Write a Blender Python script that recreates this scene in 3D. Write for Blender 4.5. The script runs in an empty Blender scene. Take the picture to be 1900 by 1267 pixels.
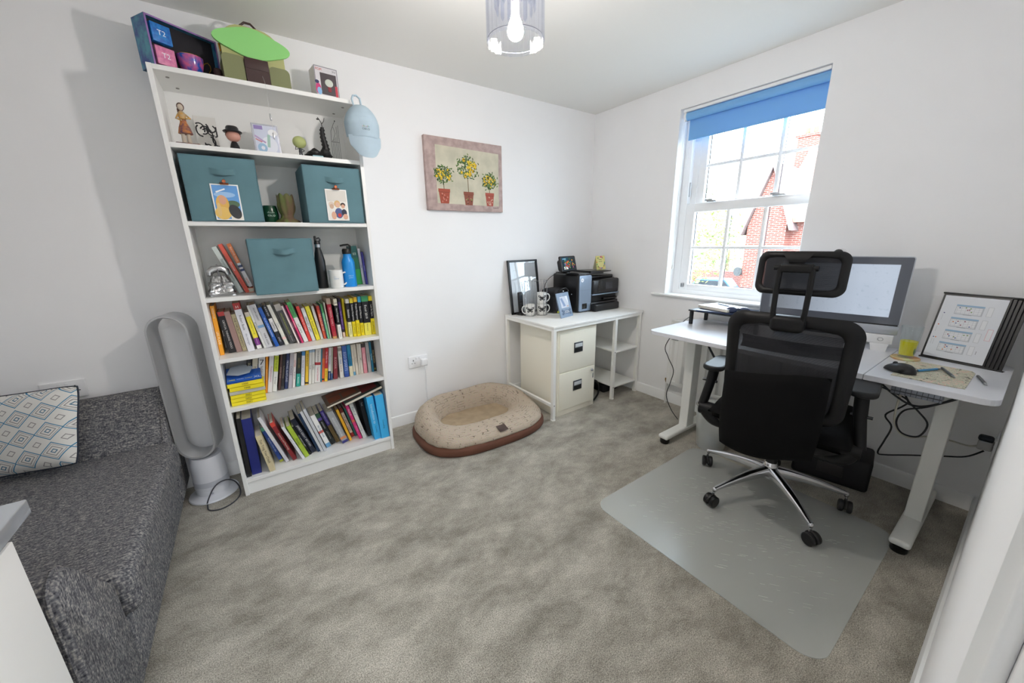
import bpy, bmesh, math, random
from mathutils import Vector, Matrix, noise as mnoise
random.seed(7)
S = bpy.context.scene
COL = S.collection
R = math.radians
PI = math.pi

# ------------------------------------------------------------------ camera
cam_d = bpy.data.cameras.new('camera'); cam = bpy.data.objects.new('camera', cam_d); COL.objects.link(cam)
cam_d.sensor_width = 36.0; cam_d.lens = 693.53 * 36.0 / 1900.0; cam_d.clip_start = 0.005; cam_d.clip_end = 200
_p, _y, _r = 0.2606, 0.6093, -0.0171
_f = Vector((math.sin(_y)*math.cos(_p), math.cos(_y)*math.cos(_p), -math.sin(_p)))
_rt = Vector((math.cos(_y), -math.sin(_y), 0)); _up = _rt.cross(_f)
_r2 = _rt*math.cos(_r) + _up*math.sin(_r); _u2 = _up*math.cos(_r) - _rt*math.sin(_r)
_m = Matrix((_r2, _u2, -_f)).transposed().to_4x4(); _m.translation = Vector((-2.6986, -2.5462, 1.3002))
cam.matrix_world = _m
S.camera = cam
# ------------------------------------------------------------------ world, sun, light
W = bpy.data.worlds.new('sky'); S.world = W; W.use_nodes = True
_n = W.node_tree.nodes; _bg = _n['Background']
_bg.inputs['Color'].default_value = (0.78, 0.89, 1.0, 1); _bg.inputs['Strength'].default_value = 14.0
_sun = bpy.data.lights.new('sun', 'SUN'); _sun.energy = 3.2; _sun.angle = R(1); _sun.color = (1, .95, .85)
_so = bpy.data.objects.new('sun', _sun); COL.objects.link(_so); _so.rotation_euler = (R(35), R(-38), 0)
def area_light(name, loc, rot, sx, sy, power, color=(1, 1, 1), portal=False):
    l = bpy.data.lights.new(name, 'AREA'); l.shape = 'RECTANGLE'; l.size = sx; l.size_y = sy; l.energy = power; l.color = color
    if portal: l.cycles.is_portal = True
    o = bpy.data.objects.new(name, l); COL.objects.link(o); o.location = loc; o.rotation_euler = rot
    return o
area_light('window_portal', (0.16, -1.25, 1.52), (0, R(90), 0), 1.36, 0.96, 1, portal=True)
area_light('landing_fill_light', (-2.9, -3.5, 2.28), (0, 0, 0), 0.9, 1.2, 31, (0.92, 0.96, 1.0))  # fill light added on the unseen landing, without a fitting
S.view_settings.view_transform = 'Standard'; S.view_settings.look = 'None'; S.view_settings.gamma = 1
S.view_settings.exposure = 0.26
S.view_settings.use_curve_mapping = False
S.cycles.max_bounces = 14; S.cycles.diffuse_bounces = 10; S.cycles.glossy_bounces = 4
S.cycles.transmission_bounces = 8; S.cycles.transparent_max_bounces = 24
S.cycles.caustics_reflective = False; S.cycles.caustics_refractive = False
S.cycles.sample_clamp_indirect = 12.0
S.cycles.use_denoising = True

# ------------------------------------------------------------------ materials
def lin(c):
    if isinstance(c, str):
        c = [int(c[i:i+2], 16)/255 for i in (0, 2, 4)]
    return tuple(x/12.92 if x <= .04045 else ((x+.055)/1.055)**2.4 for x in c) + (1,)
MATS = {}
def mat(name, color, rough=.5, metal=0, spec=.5, bump=0, bscale=200, var=0, vscale=20, emit=None, estr=0, coat=0, vcol=None, sheen=0, stretch=None):
    """one procedural material; var mixes in a second tone by noise"""
    if name in MATS: return MATS[name]
    m = bpy.data.materials.new(name); m.use_nodes = True; nt = m.node_tree; N = nt.nodes; L = nt.links
    b = N['Principled BSDF']
    b.inputs['Base Color'].default_value = lin(color); b.inputs['Roughness'].default_value = rough
    b.inputs['Metallic'].default_value = metal; b.inputs['Specular IOR Level'].default_value = spec
    b.inputs['Coat Weight'].default_value = coat; b.inputs['Sheen Weight'].default_value = sheen
    if emit: b.inputs['Emission Color'].default_value = lin(emit); b.inputs['Emission Strength'].default_value = estr
    tc = N.new('ShaderNodeTexCoord'); out = tc.outputs['Object']
    if stretch:
        mp = N.new('ShaderNodeMapping'); mp.inputs['Scale'].default_value = stretch; L.new(out, mp.inputs[0]); out = mp.outputs[0]
    if var or vcol:
        n = N.new('ShaderNodeTexNoise'); n.inputs['Scale'].default_value = vscale; n.inputs['Detail'].default_value = 6
        L.new(out, n.inputs['Vector'])
        cr = N.new('ShaderNodeValToRGB'); L.new(n.outputs['Fac'], cr.inputs[0])
        c0 = lin(color); c1 = lin(vcol) if vcol else tuple(max(0, x*(1-var)) for x in c0[:3])+(1,)
        cr.color_ramp.elements[0].position = .38; cr.color_ramp.elements[1].position = .62
        cr.color_ramp.elements[0].color = c1; cr.color_ramp.elements[1].color = c0
        L.new(cr.outputs[0], b.inputs['Base Color'])
    if bump:
        n2 = N.new('ShaderNodeTexNoise'); n2.inputs['Scale'].default_value = bscale; n2.inputs['Detail'].default_value = 4
        L.new(out, n2.inputs['Vector'])
        bp = N.new('ShaderNodeBump'); bp.inputs['Strength'].default_value = bump; bp.inputs['Distance'].default_value = .002
        L.new(n2.outputs['Fac'], bp.inputs['Height']); L.new(bp.outputs[0], b.inputs['Normal'])
    MATS[name] = m
    return m
def C(hexs, rough=.5, **k):
    return mat('tone_'+hexs+('' if rough == .5 else '_%d' % int(rough*100)), hexs, rough, **k)
def glass_mat(name, tint, gloss=.12, rough=.0, clear=1.0, diffuse=0.0):
    """thin clear sheet: transparent + mirror by fresnel, optional milky diffuse"""
    if name in MATS: return MATS[name]
    m = bpy.data.materials.new(name); m.use_nodes = True; nt = m.node_tree; N = nt.nodes; L = nt.links
    for n in list(N): N.remove(n)
    o = N.new('ShaderNodeOutputMaterial'); t = N.new('ShaderNodeBsdfTransparent'); t.inputs[0].default_value = lin(tint)
    g = N.new('ShaderNodeBsdfAnisotropic'); g.inputs['Roughness'].default_value = rough
    lw = N.new('ShaderNodeLayerWeight'); fr = N.new('ShaderNodeMath'); fr.operation = 'POWER'; fr.inputs[1].default_value = 4.0; L.new(lw.outputs['Facing'], fr.inputs[0])
    ma = N.new('ShaderNodeMath'); ma.operation = 'MULTIPLY_ADD'; ma.inputs[1].default_value = .6; ma.inputs[2].default_value = .03+gloss*.12; ma.use_clamp = True
    L.new(fr.outputs[0], ma.inputs[0])
    mx = N.new('ShaderNodeMixShader'); L.new(ma.outputs[0], mx.inputs[0])
    if diffuse:
        d = N.new('ShaderNodeBsdfDiffuse'); d.inputs[0].default_value = lin(tint)
        m2 = N.new('ShaderNodeMixShader'); m2.inputs[0].default_value = diffuse; L.new(t.outputs[0], m2.inputs[1]); L.new(d.outputs[0], m2.inputs[2])
        L.new(m2.outputs[0], mx.inputs[1])
    else: L.new(t.outputs[0], mx.inputs[1])
    L.new(g.outputs[0], mx.inputs[2]); L.new(mx.outputs[0], o.inputs[0])
    MATS[name] = m
    return m

# ------------------------------------------------------------------ mesh helpers
def T(x=0, y=0, z=0): return Matrix.Translation((x, y, z))
def RX(a): return Matrix.Rotation(R(a), 4, 'X')
def RY(a): return Matrix.Rotation(R(a), 4, 'Y')
def RZ(a): return Matrix.Rotation(R(a), 4, 'Z')
class MB:
    def __init__(s): s.v = []; s.f = []; s.m = []; s.uv = None
    def add(s, vs, fs, mi=0, M=None):
        o = len(s.v)
        s.v += [(M @ Vector(v)) if M else Vector(v) for v in vs]
        s.f += [tuple(i+o for i in f) for f in fs]; s.m += [mi]*len(fs)
        return s
    def box(s, x0, y0, z0, x1, y1, z1, mi=0, M=None):
        vs = [(x, y, z) for z in (z0, z1) for y in (y0, y1) for x in (x0, x1)]
        return s.add(vs, [(0, 2, 3, 1), (4, 5, 7, 6), (0, 1, 5, 4), (2, 6, 7, 3), (0, 4, 6, 2), (1, 3, 7, 5)], mi, M)
    def rbox(s, x0, y0, z0, x1, y1, z1, r=.005, seg=3, mi=0, M=None, only=None):
        bm = bmesh.new(); bmesh.ops.create_cube(bm, size=1)
        for v in bm.verts:
            v.co = Vector((x0+(v.co.x+.5)*(x1-x0), y0+(v.co.y+.5)*(y1-y0), z0+(v.co.z+.5)*(z1-z0)))
        r = min(r, .499*min(x1-x0, y1-y0, z1-z0)) if only is None else r
        es = bm.edges[:] if only is None else [e for e in bm.edges if abs((e.verts[0].co-e.verts[1].co).normalized()[only]) > .9]
        bmesh.ops.bevel(bm, geom=es, offset=r, segments=seg, profile=.5, affect='EDGES')
        bm.verts.index_update()
        s.add([v.co.copy() for v in bm.verts], [[v.index for v in f.verts] for f in bm.faces], mi, M); bm.free()
        return s
    def cyl(s, p0, p1, r0, r1=None, n=20, mi=0, M=None, cap=True):
        r1 = r0 if r1 is None else r1; p0 = Vector(p0); p1 = Vector(p1); d = (p1-p0).normalized()
        a = d.orthogonal().normalized(); b = d.cross(a); vs = []
        for p, r in ((p0, r0), (p1, r1)):
            vs += [p+(a*math.cos(2*PI*i/n)+b*math.sin(2*PI*i/n))*r for i in range(n)]
        fs = [(i, (i+1) % n, n+(i+1) % n, n+i) for i in range(n)]
        if cap: fs += [tuple(range(n))[::-1], tuple(range(n, 2*n))]
        return s.add(vs, fs, mi, M)
    def lathe(s, prof, n=32, mi=0, M=None, c=(0, 0)):
        vs = []; fs = []; k = len(prof)
        for r, z in prof: vs += [(c[0]+r*math.cos(2*PI*i/n), c[1]+r*math.sin(2*PI*i/n), z) for i in range(n)]
        for j in range(k-1): fs += [(j*n+i, j*n+(i+1) % n, (j+1)*n+(i+1) % n, (j+1)*n+i) for i in range(n)]
        if prof[0][0] > 1e-6: fs.append(tuple(range(n))[::-1])
        if prof[-1][0] > 1e-6: fs.append(tuple(range((k-1)*n, k*n)))
        return s.add(vs, fs, mi, M)
    def tube(s, pts, r, n=8, closed=False, mi=0, M=None):
        pts = [Vector(p) for p in pts]; k = len(pts); vs = []; a = None
        for i, p in enumerate(pts):
            d = (pts[(i+1) % k]-pts[i-1]) if closed else (pts[min(i+1, k-1)]-pts[max(i-1, 0)])
            d = d.normalized() if d.length > 0 else Vector((0, 0, 1))
            if a is None: a = d.orthogonal().normalized()
            a = (a-d*a.dot(d)); a = a.normalized() if a.length > 1e-6 else d.orthogonal().normalized()
            b = d.cross(a); rr = r[i] if isinstance(r, (list, tuple)) else r
            vs += [p+(a*math.cos(2*PI*j/n)+b*math.sin(2*PI*j/n))*rr for j in range(n)]
        fs = []
        for i in range(k if closed else k-1):
            q = (i+1) % k
            fs += [(i*n+j, i*n+(j+1) % n, q*n+(j+1) % n, q*n+j) for j in range(n)]
        if not closed: fs += [tuple(range(n))[::-1], tuple(range((k-1)*n, k*n))]
        return s.add(vs, fs, mi, M)
    def prism(s, poly, d0, d1, mi=0, M=None, axis='y'):
        n = len(poly)
        def P(p, d): return {'y': (p[0], d, p[1]), 'z': (p[0], p[1], d), 'x': (d, p[0], p[1])}[axis]
        vs = [P(p, d0) for p in poly]+[P(p, d1) for p in poly]
        fs = [tuple(range(n)), tuple(range(n, 2*n))[::-1]]+[(i, n+i, n+(i+1) % n, (i+1) % n) for i in range(n)]
        return s.add(vs, fs, mi, M)
    def sphere(s, c, r, n=20, mi=0, M=None):
        r = (r, r, r) if not isinstance(r, (tuple, list)) else r; k = n//2
        vs = [(c[0], c[1], c[2]-r[2])]
        for j in range(1, k):
            t = -PI/2+PI*j/k
            vs += [(c[0]+r[0]*math.cos(t)*math.cos(2*PI*i/n), c[1]+r[1]*math.cos(t)*math.sin(2*PI*i/n), c[2]+r[2]*math.sin(t)) for i in range(n)]
        vs.append((c[0], c[1], c[2]+r[2])); fs = [(0, 1+(i+1) % n, 1+i) for i in range(n)]
        for j in range(k-2):
            fs += [(1+j*n+i, 1+j*n+(i+1) % n, 1+(j+1)*n+(i+1) % n, 1+(j+1)*n+i) for i in range(n)]
        t = len(vs)-1; fs += [(1+(k-2)*n+i, 1+(k-2)*n+(i+1) % n, t) for i in range(n)]
        return s.add(vs, fs, mi, M)
    def grid(s, fn, nu, nv, mi=0, M=None, cu=False, cv=False, uv=False):
        o = len(s.v)
        vs = [fn(i/(nu if cu else nu-1), j/(nv if cv else nv-1)) for i in range(nu) for j in range(nv)]
        fs = []
        for i in range(nu if cu else nu-1):
            for j in range(nv if cv else nv-1):
                a, b = (i+1) % nu, (j+1) % nv
                fs.append((i*nv+j, a*nv+j, a*nv+b, i*nv+b))
        if uv:
            if s.uv is None: s.uv = {}
            k = len(s.f)
            for i in range(nu if cu else nu-1):
                for j in range(nv if cv else nv-1):
                    U0, U1 = i/(nu if cu else nu-1), (i+1)/(nu if cu else nu-1); V0, V1 = j/(nv if cv else nv-1), (j+1)/(nv if cv else nv-1)
                    s.uv[k] = [(U0, V0), (U1, V0), (U1, V1), (U0, V1)]; k += 1
        return s.add(vs, fs, mi, M)
    def build(s, name, mats, parent=None, M=None, smooth=True, ang=35):
        me = bpy.data.meshes.new(name); me.from_pydata([tuple(v) for v in s.v], [], s.f)
        if not isinstance(mats, (list, tuple)): mats = [mats]
        for m in mats: me.materials.append(m)
        me.polygons.foreach_set('material_index', s.m)
        if s.uv:
            ul = me.uv_layers.new(name='UVMap')
            for fi, c in s.uv.items():
                for k, li in enumerate(me.polygons[fi].loop_indices): ul.data[li].uv = c[k]
        if smooth:
            me.polygons.foreach_set('use_smooth', [True]*len(me.polygons)); me.set_sharp_from_angle(angle=R(ang))
        bm = bmesh.new(); bm.from_mesh(me); bmesh.ops.recalc_face_normals(bm, faces=bm.faces); bm.to_mesh(me); bm.free()
        me.update()
        o = bpy.data.objects.new(name, me); COL.objects.link(o)
        if parent: o.parent = parent
        if M is not None: o.matrix_local = M
        return o
def tag(o, label, cat=None, group=None, kind=None):
    o['label'] = label
    if cat: o['category'] = cat
    if group: o['group'] = group
    if kind: o['kind'] = kind
    return o
MLOC = {}
def thing(name, label, cat, loc=(0, 0, 0), rz=0, group=None, M=None):
    o = bpy.data.objects.new(name, None); COL.objects.link(o); o.empty_display_size = .05
    MLOC[o.name] = M if M is not None else T(*loc) @ RZ(rz)
    o.matrix_local = MLOC[o.name]
    return tag(o, label, cat, group)
def struct(o, label=None):
    o['kind'] = 'structure'
    if label: o['label'] = label
    return o
def text(name, body, w, h, m, parent, M, ext=.0002, fit=False):
    """flat lettering, centred, fitted into w x h, lying in the local XY plane of M"""
    cu = bpy.data.curves.new(name, 'FONT'); cu.body = body; cu.align_x = 'CENTER'; cu.align_y = 'CENTER'; cu.extrude = ext; cu.resolution_u = 3
    cu.materials.append(m)
    o = bpy.data.objects.new(name, cu); COL.objects.link(o)
    dg = bpy.context.evaluated_depsgraph_get(); me = bpy.data.meshes.new_from_object(o.evaluated_get(dg), depsgraph=dg)
    bpy.data.objects.remove(o); bpy.data.curves.remove(cu)
    if not me.vertices: return None
    xs = [v.co.x for v in me.vertices]; ys = [v.co.y for v in me.vertices]
    dx = max(xs)-min(xs); dy = max(ys)-min(ys); cx = (max(xs)+min(xs))/2; cy = (max(ys)+min(ys))/2
    sx = w/dx; sy = h/dy
    if not fit: sx = sy = min(sx, sy)
    for v in me.vertices: v.co = ((v.co.x-cx)*sx, (v.co.y-cy)*sy, v.co.z)
    if not me.materials: me.materials.append(m)
    me.name = name
    o = bpy.data.objects.new(name, me); COL.objects.link(o)
    if parent: o.parent = parent
    o.matrix_local = M
    return o
FRONT = RX(90)                     # local XY plane -> facing -Y (towards the doorway wall)
def face_negx(x, y, z):            # local XY plane -> facing -X, reading left to right seen from inside the room
    return T(x, y, z) @ RZ(-90) @ RX(90)
WHITE = mat('white_melamine', 'EDEDEB', .38)
BLACKP = mat('black_plastic', '0D0D0F', .42, bump=.05, bscale=400)
CHROME = mat('chrome', 'D9D9DC', .12, metal=1)
STEEL = mat('brushed_steel', 'A9ABAE', .33, metal=1)

# ================================================================== SETTING
H = 2.3513; YF = -2.5657; XL = -4.05
wall_m = mat('wall_paint', 'F2F2F3', .75, bump=.03, bscale=90, var=.012, vscale=3)
ceil_m = mat('ceiling_paint', 'E9E8E4', .8, bump=.03, bscale=90)
trim_m = mat('gloss_trim_paint', 'F3F4F4', .35)
upvc = mat('white_upvc', 'F2F3F4', .3)
def carpet_mat():
    m = bpy.data.materials.new('cut_pile_carpet'); m.use_nodes = True; nt = m.node_tree; N = nt.nodes; L = nt.links; b = N['Principled BSDF']
    b.inputs['Roughness'].default_value = .95; b.inputs['Specular IOR Level'].default_value = .1; b.inputs['Sheen Weight'].default_value = .25
    tc = N.new('ShaderNodeTexCoord')
    n1 = N.new('ShaderNodeTexNoise'); n1.inputs['Scale'].default_value = 4.2; n1.inputs['Detail'].default_value = 7; n1.inputs['Roughness'].default_value = .72; n1.inputs['Distortion'].default_value = .15
    n2 = N.new('ShaderNodeTexNoise'); n2.inputs['Scale'].default_value = 270; n2.inputs['Detail'].default_value = 3
    mp = N.new('ShaderNodeMapping'); mp.inputs['Rotation'].default_value = (0, 0, R(35)); mp.inputs['Scale'].default_value = (1, 1.6, 1)
    L.new(tc.outputs['Object'], mp.inputs[0]); L.new(mp.outputs[0], n1.inputs['Vector']); L.new(tc.outputs['Object'], n2.inputs['Vector'])
    r1 = N.new('ShaderNodeValToRGB'); r1.color_ramp.elements[0].position = .36; r1.color_ramp.elements[1].position = .64
    r1.color_ramp.elements[0].color = lin('8E897F'); r1.color_ramp.elements[1].color = lin('C0BBB0'); L.new(n1.outputs['Fac'], r1.inputs[0])
    r2 = N.new('ShaderNodeValToRGB'); r2.color_ramp.elements[0].position = .33; r2.color_ramp.elements[1].position = .67
    r2.color_ramp.elements[0].color = (.36, .355, .35, 1); r2.color_ramp.elements[1].color = (1.32, 1.31, 1.29, 1); L.new(n2.outputs['Fac'], r2.inputs[0])
    mx = N.new('ShaderNodeMix'); mx.data_type = 'RGBA'; mx.blend_type = 'MULTIPLY'; mx.inputs['Factor'].default_value = .85
    L.new(r1.outputs[0], mx.inputs['A']); L.new(r2.outputs[0], mx.inputs['B']); L.new(mx.outputs['Result'], b.inputs['Base Color'])
    bp = N.new('ShaderNodeBump'); bp.inputs['Strength'].default_value = .5; bp.inputs['Distance'].default_value = .004
    L.new(n2.outputs['Fac'], bp.inputs['Height']); L.new(bp.outputs[0], b.inputs['Normal'])
    return m
carpet = carpet_mat()
struct(MB().box(XL, YF, -.12, 0, 0, 0).build('floor', carpet), 'grey mottled cut pile carpet')
struct(MB().box(XL-.1, YF-.1, H, .32, .1, H+.12).build('ceiling', ceil_m), 'plain white ceiling')
struct(MB().box(XL-.1, 0, -.12, .32, .12, H).build('wall_back', wall_m), 'white wall behind the bookcase')
struct(MB().box(XL-.1, YF-.1, -.12, XL, 0, H).build('wall_left', wall_m), 'white wall behind the sofa')
WY0, WY1, WZ0, WZ1 = -.812, -1.668, .872, 2.181
DX = .30
mb = MB()
mb.box(0, WY0, -.12, DX, 0, H).box(0, YF-.1, -.12, DX, WY1, H).box(0, WY1, -.12, DX, WY0, WZ0).box(0, WY1, WZ1, DX, WY0, H)
struct(mb.build('wall_right', wall_m), 'white wall with the sash window')
DO0, DO1 = -2.556, -3.35      # doorway
mb = MB()
mb.box(DO0+.03, YF-.1, -.12, 0, YF, H).box(XL, YF-.1, -.12, DO1-.03, YF, H).box(DO1-.03, YF-.1, 2.06, DO0+.03, YF, H)
struct(mb.build('wall_front', wall_m), 'white wall beside the doorway')
mb = MB()
for x0, x1 in ((DO0, DO0+.03), (DO1-.03, DO1)): mb.box(x0, YF-.105, 0, x1, YF+.001, 2.03)
mb.box(DO1-.03, YF-.105, 2.03, DO0+.03, YF+.001, 2.06)
mb.rbox(DO0+.045, YF, 0, DO0+.118, YF+.0055, 2.1, .002).rbox(DO1-.118, YF, 0, DO1-.045, YF+.0055, 2.1, .002).rbox(DO1-.118, YF, 2.045, DO0+.118, YF+.0055, 2.118, .002)
struct(mb.build('trim_1', trim_m), 'white architrave and lining of the doorway')
# landing outside the doorway
mb = MB().box(-3.9, -4.6, -.12, -1.9, YF-.1, 0)
struct(mb.build('floor_landing', carpet), 'carpet of the landing outside the room')
mb = MB().box(-4.0, -4.7, -.12, -3.9, YF-.1, 2.4).box(-1.9, -4.7, -.12, -1.8, YF-.1, 2.4).box(-3.9, -4.7, -.12, -1.9, -4.6, 2.4)
struct(mb.build('wall_landing', wall_m), 'white walls of the landing')
struct(MB().box(-4.0, -4.7, 2.35, -1.8, YF-.1, 2.45).build('ceiling_landing', ceil_m), 'ceiling of the landing')

def skirting(poly_side, a, b, name, label, gap=None):
    # profile: depth d (into the room) against height
    pr = [(0, 0), (.015, 0), (.015, .052), (.013, .056), (.013, .066), (.008, .078), (.0, .082)]
    mb = MB()
    spans = [(a, b)] if not gap else [(a, gap[0]), (gap[1], b)]
    for s0, s1 in spans:
        if poly_side == 'back': mb.prism([(-d, z) for d, z in pr], s0, s1, axis='x')
        if poly_side == 'left': mb.prism([(XL+d, z) for d, z in pr], s0, s1, axis='y')
        if poly_side == 'right': mb.prism([(-d, z) for d, z in pr], s0, s1, axis='y')
        if poly_side == 'front': mb.prism([(YF+d, z) for d, z in pr], s0, s1, axis='x')
    return struct(mb.build(name, trim_m), label)
skirting('back', XL, 0, 'baseboard_back', 'white skirting along the bookcase wall')
skirting('left', YF, 0, 'baseboard_left', 'white skirting behind the sofa')
skirting('right', YF+.015, -.015, 'baseboard_right', 'white skirting under the window')
skirting('front', XL, 0, 'baseboard_front', 'white skirting beside the doorway', gap=(DO1-.118, DO0+.118))

# ---- window
win = thing('window_1', 'white sliding sash window with small panes and blue blind', None, (0, 0, 0)); win['kind'] = 'structure'
if 'category' in win: del win['category']
FY0, FY1 = WY0-.002, -1.80
mb = MB()
mb.box(.10, FY0-.052, WZ0+.012, .20, FY0, WZ1).box(.10, FY1, WZ0+.012, .20, FY1+.07, WZ1)
mb.box(.1006, FY1, WZ0+.0125, .1994, FY0-.001, WZ0+.045).box(.1006, FY1, WZ1-.045, .1994, FY0-.001, WZ1-.0005)
mb.box(.098, FY0-.028, 1.66, .112, FY0-.012, WZ1-.05)
mb.box(.141, FY0-.095, WZ0+.02, .20, FY0-.04, WZ1-.01)
mb.build('window_frame', upvc, win)
def sash(x, z0, z1, yl, rows, cols, name, stile, bot, top):
    yr = FY1+.05; mb = MB()
    mb.rbox(x, yl-stile, z0, x+.035, yl, z1, .004, 2).rbox(x, yr, z0, x+.035, yr+stile, z1, .004, 2)
    mb.rbox(x+.0008, yr+.0008, z0+.0004, x+.0342, yl-.0008, z0+bot, .004, 2).rbox(x+.0008, yr+.0008, z1-top, x+.0342, yl-.0008, z1-.0004, .004, 2)
    o = mb.build(name, upvc, win); g = MB()
    for c in cols: g.rbox(x+.006, c-.011, z0+bot, x+.03, c+.011, z1-top, .004, 2)
    for r in rows: g.rbox(x+.0072, yr+stile+.001, r-.010, x+.0292, yl-stile-.001, r+.010, .004, 2)
    g.build('glazing_bar', upvc, o)
    gk = MB()
    gy0, gy1 = yl-stile, yr+stile
    gk.box(x+.031, gy0-.005, z0+bot, x+.034, gy0, z1-top).box(x+.031, gy1, z0+bot, x+.034, gy0, z0+bot+.004)
    for c in cols: gk.box(x+.031, c-.016, z0+bot, x+.034, c-.012, z1-top)
    gk.build('spacer_bar', C('3A3C40'), o)
    pane = MB().box(x+.016, gy1, z0+bot, x+.020, gy0, z1-top)
    pane.build('pane', glass_mat('window_glass', 'FBFEFF', .02), o)
    return o
so = sash(.105, .915, 1.553, -.862, [1.235], [-1.172, -1.405, -1.638], 'lower_sash', .068, .045, .062)
MB().rbox(.085, -.905, .935, .105, -.885, .965, .004).build('sash_catch', STEEL, so)
su = sash(.145, 1.50, 2.15, -.90, [1.808, 2.055], [-1.195, -1.425, -1.66], 'upper_sash', .062, .06, .04)
for y in (-1.05, -1.47):
    MB().rbox(.083, y-.04, 1.553, .11, y+.03, 1.563, .003).rbox(.088, y-.01, 1.561, .105, y+.045, 1.573, .003).build('sash_lock', STEEL, so)
MB().rbox(.09, -.888, 1.60, .10, -.878, 1.70, .003).build('tilt_latch', STEEL, su)
mb = MB().rbox(-.03, -1.79, .866, .115, -.702, .884, .008, 4)
struct(mb.build('trim_2', trim_m), 'white window board under the sash window')

bl = thing('roller_blind', 'light blue roller blind pulled a little way down the window', 'window blind')
blue = mat('blind_fabric', '86BEEE', .8, bump=.08, bscale=500)
_nt = blue.node_tree; _tr = _nt.nodes.new('ShaderNodeBsdfTranslucent'); _tr.inputs[0].default_value = lin('86BEEE'); _mx = _nt.nodes.new('ShaderNodeMixShader'); _mx.inputs[0].default_value = .16
_nt.links.new(_nt.nodes['Principled BSDF'].outputs[0], _mx.inputs[1]); _nt.links.new(_tr.outputs[0], _mx.inputs[2]); _nt.links.new(_mx.outputs[0], _nt.nodes['Material Output'].inputs[0])
MB().rbox(.012, -1.662, 2.158, .055, -.826, 2.178, .004).build('head_rail', upvc, bl)
MB().cyl((.034, -1.665, 2.132), (.034, -.850, 2.132), .0255, n=28).build('fabric_roll', blue, bl)
mb = MB().grid(lambda u, v: Vector((.0565+.001*math.sin(u*9), -.856-u*.809, 2.13-v*.148)), 20, 4).grid(lambda u, v: Vector((.0580+.001*math.sin(u*9), -.856-u*.809, 2.13-v*.148)), 20, 4)
mb.cyl((.0575, -.857, 1.984), (.0575, -1.664, 1.984), .004, n=8)
mb.build('fabric_drop', blue, bl)
MB().rbox(.01, -.846, 2.10, .05, -.835, 2.165, .004).cyl((.03, -.85, 2.132), (.03, -.833, 2.132), .022).build('bracket', upvc, bl)
mb = MB()
for dx in (0, .018): mb.tube([(.012+dx, -.842, 2.12), (.013+dx, -.843, 1.6), (.020+dx*.3, -.845, 1.10)], .0013, 6)
mb.cyl((.022, -.845, 1.105), (.022, -.845, 1.075), .006, n=10)
mb.build('pull_cord', C('E5E5E2'), bl)

# ================================================================== BOOKCASE
bx0, bx1, by = -2.891, -2.084, -.295
BK = thing('bookcase', 'tall white open bookcase full of books against the wall', 'bookcase', (0, 0, 0))
MB().rbox(bx0, by, 0, bx0+.018, -.016, 2.02, .001, 1).build('side_panel', WHITE, BK)
MB().rbox(bx1-.018, by, 0, bx1, -.016, 2.02, .001, 1).build('side_panel', WHITE, BK)
MB().box(bx0+.018, -.022, .08, bx1-.018, -.017, 2.0).build('back_panel', WHITE, BK)
MB().rbox(bx0+.018, by+.001, 2.0, bx1-.018, -.022, 2.019, .001, 1).build('top_panel', WHITE, BK)
SH = {'2': 1.733, '3': 1.413, '4': 1.066, '5': .765, '6': .503, '7': .092}
for z in SH.values():
    MB().rbox(bx0+.018, by+.003, z-.020, bx1-.018, -.022, z, .001, 1).build('shelf', WHITE, BK)
MB().box(bx0+.018, by+.012, 0, bx1-.018, by+.026, .072).build('plinth', WHITE, BK)
for x in (bx0+.055, bx0+.075, bx1-.055, bx1-.075):
    y = -.22 if abs(x-bx0) < .06 or abs(x-bx1) < .06 else -.09
    MB().cyl((x, y, 1.9995), (x, y, 1.9975), .0065, n=14).build('cover_cap', C('8C8A86'), BK)

PAGES = mat('book_pages', 'DDD6C4', .85, var=.12, vscale=60, stretch=(1, 1, 30))
def book(pos, zs, col, ttl, tcol, desc, bands=(), group=None, depth=None, thick=.0018, face=None, sc=.8, row='', rough=.42, two=None):
    x, y, w, Lh, lean = pos
    w = w*.965
    depth = min(depth or .155, -y-.026)
    M = T(x+.0004, y, zs+.0004+(w*math.sin(R(lean)) if lean > 0 else 0)) @ RY(lean)
    cuts = [(0, 1, col)] if not bands else []
    if bands:
        cur = 0
        for z0, z1, c in sorted(bands):
            if z0 > cur+1e-4: cuts.append((cur, z0, col))
            cuts.append((z0, z1, c)); cur = z1
        if cur < .999: cuts.append((cur, 1, col))
    mb = MB(); cols = []
    for z0, z1, c in cuts:
        if c not in cols: cols.append(c)
        k = cols.index(c); a, b = z0*Lh, z1*Lh
        mb.box(0, .001, a, thick, depth, b, k).box(w-thick, .001, a, w, depth, b, k)
        r = min(.0012, w*.2)
        mb.prism([(0, .0015), (r, 0), (w-r, 0), (w, .0015), (w, .003), (0, .003)], a, b, k, axis='z')
    o = mb.build('book', [C(c, rough) for c in cols], None, M, smooth=False)
    tag(o, desc+row, 'book', group)
    MB().box(thick, .003, .0018, w-thick, depth-.003, Lh-.0018).build('page_block', PAGES, o, smooth=False)
    if ttl:
        if isinstance(ttl, str): ttl = [(ttl, .5, sc, tcol)]
        for body, zc, frac, tc in ttl:
            horiz = frac < 0
            if horiz: text('spine_title', body, w*.78, -frac*Lh, C(tc), o, T(w/2, -.0002, zc*Lh) @ FRONT)
            else: text('spine_title', body, frac*Lh, w*.55, C(tc), o, T(w/2, -.0002, zc*Lh) @ RY(90) @ FRONT)
    return o
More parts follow.
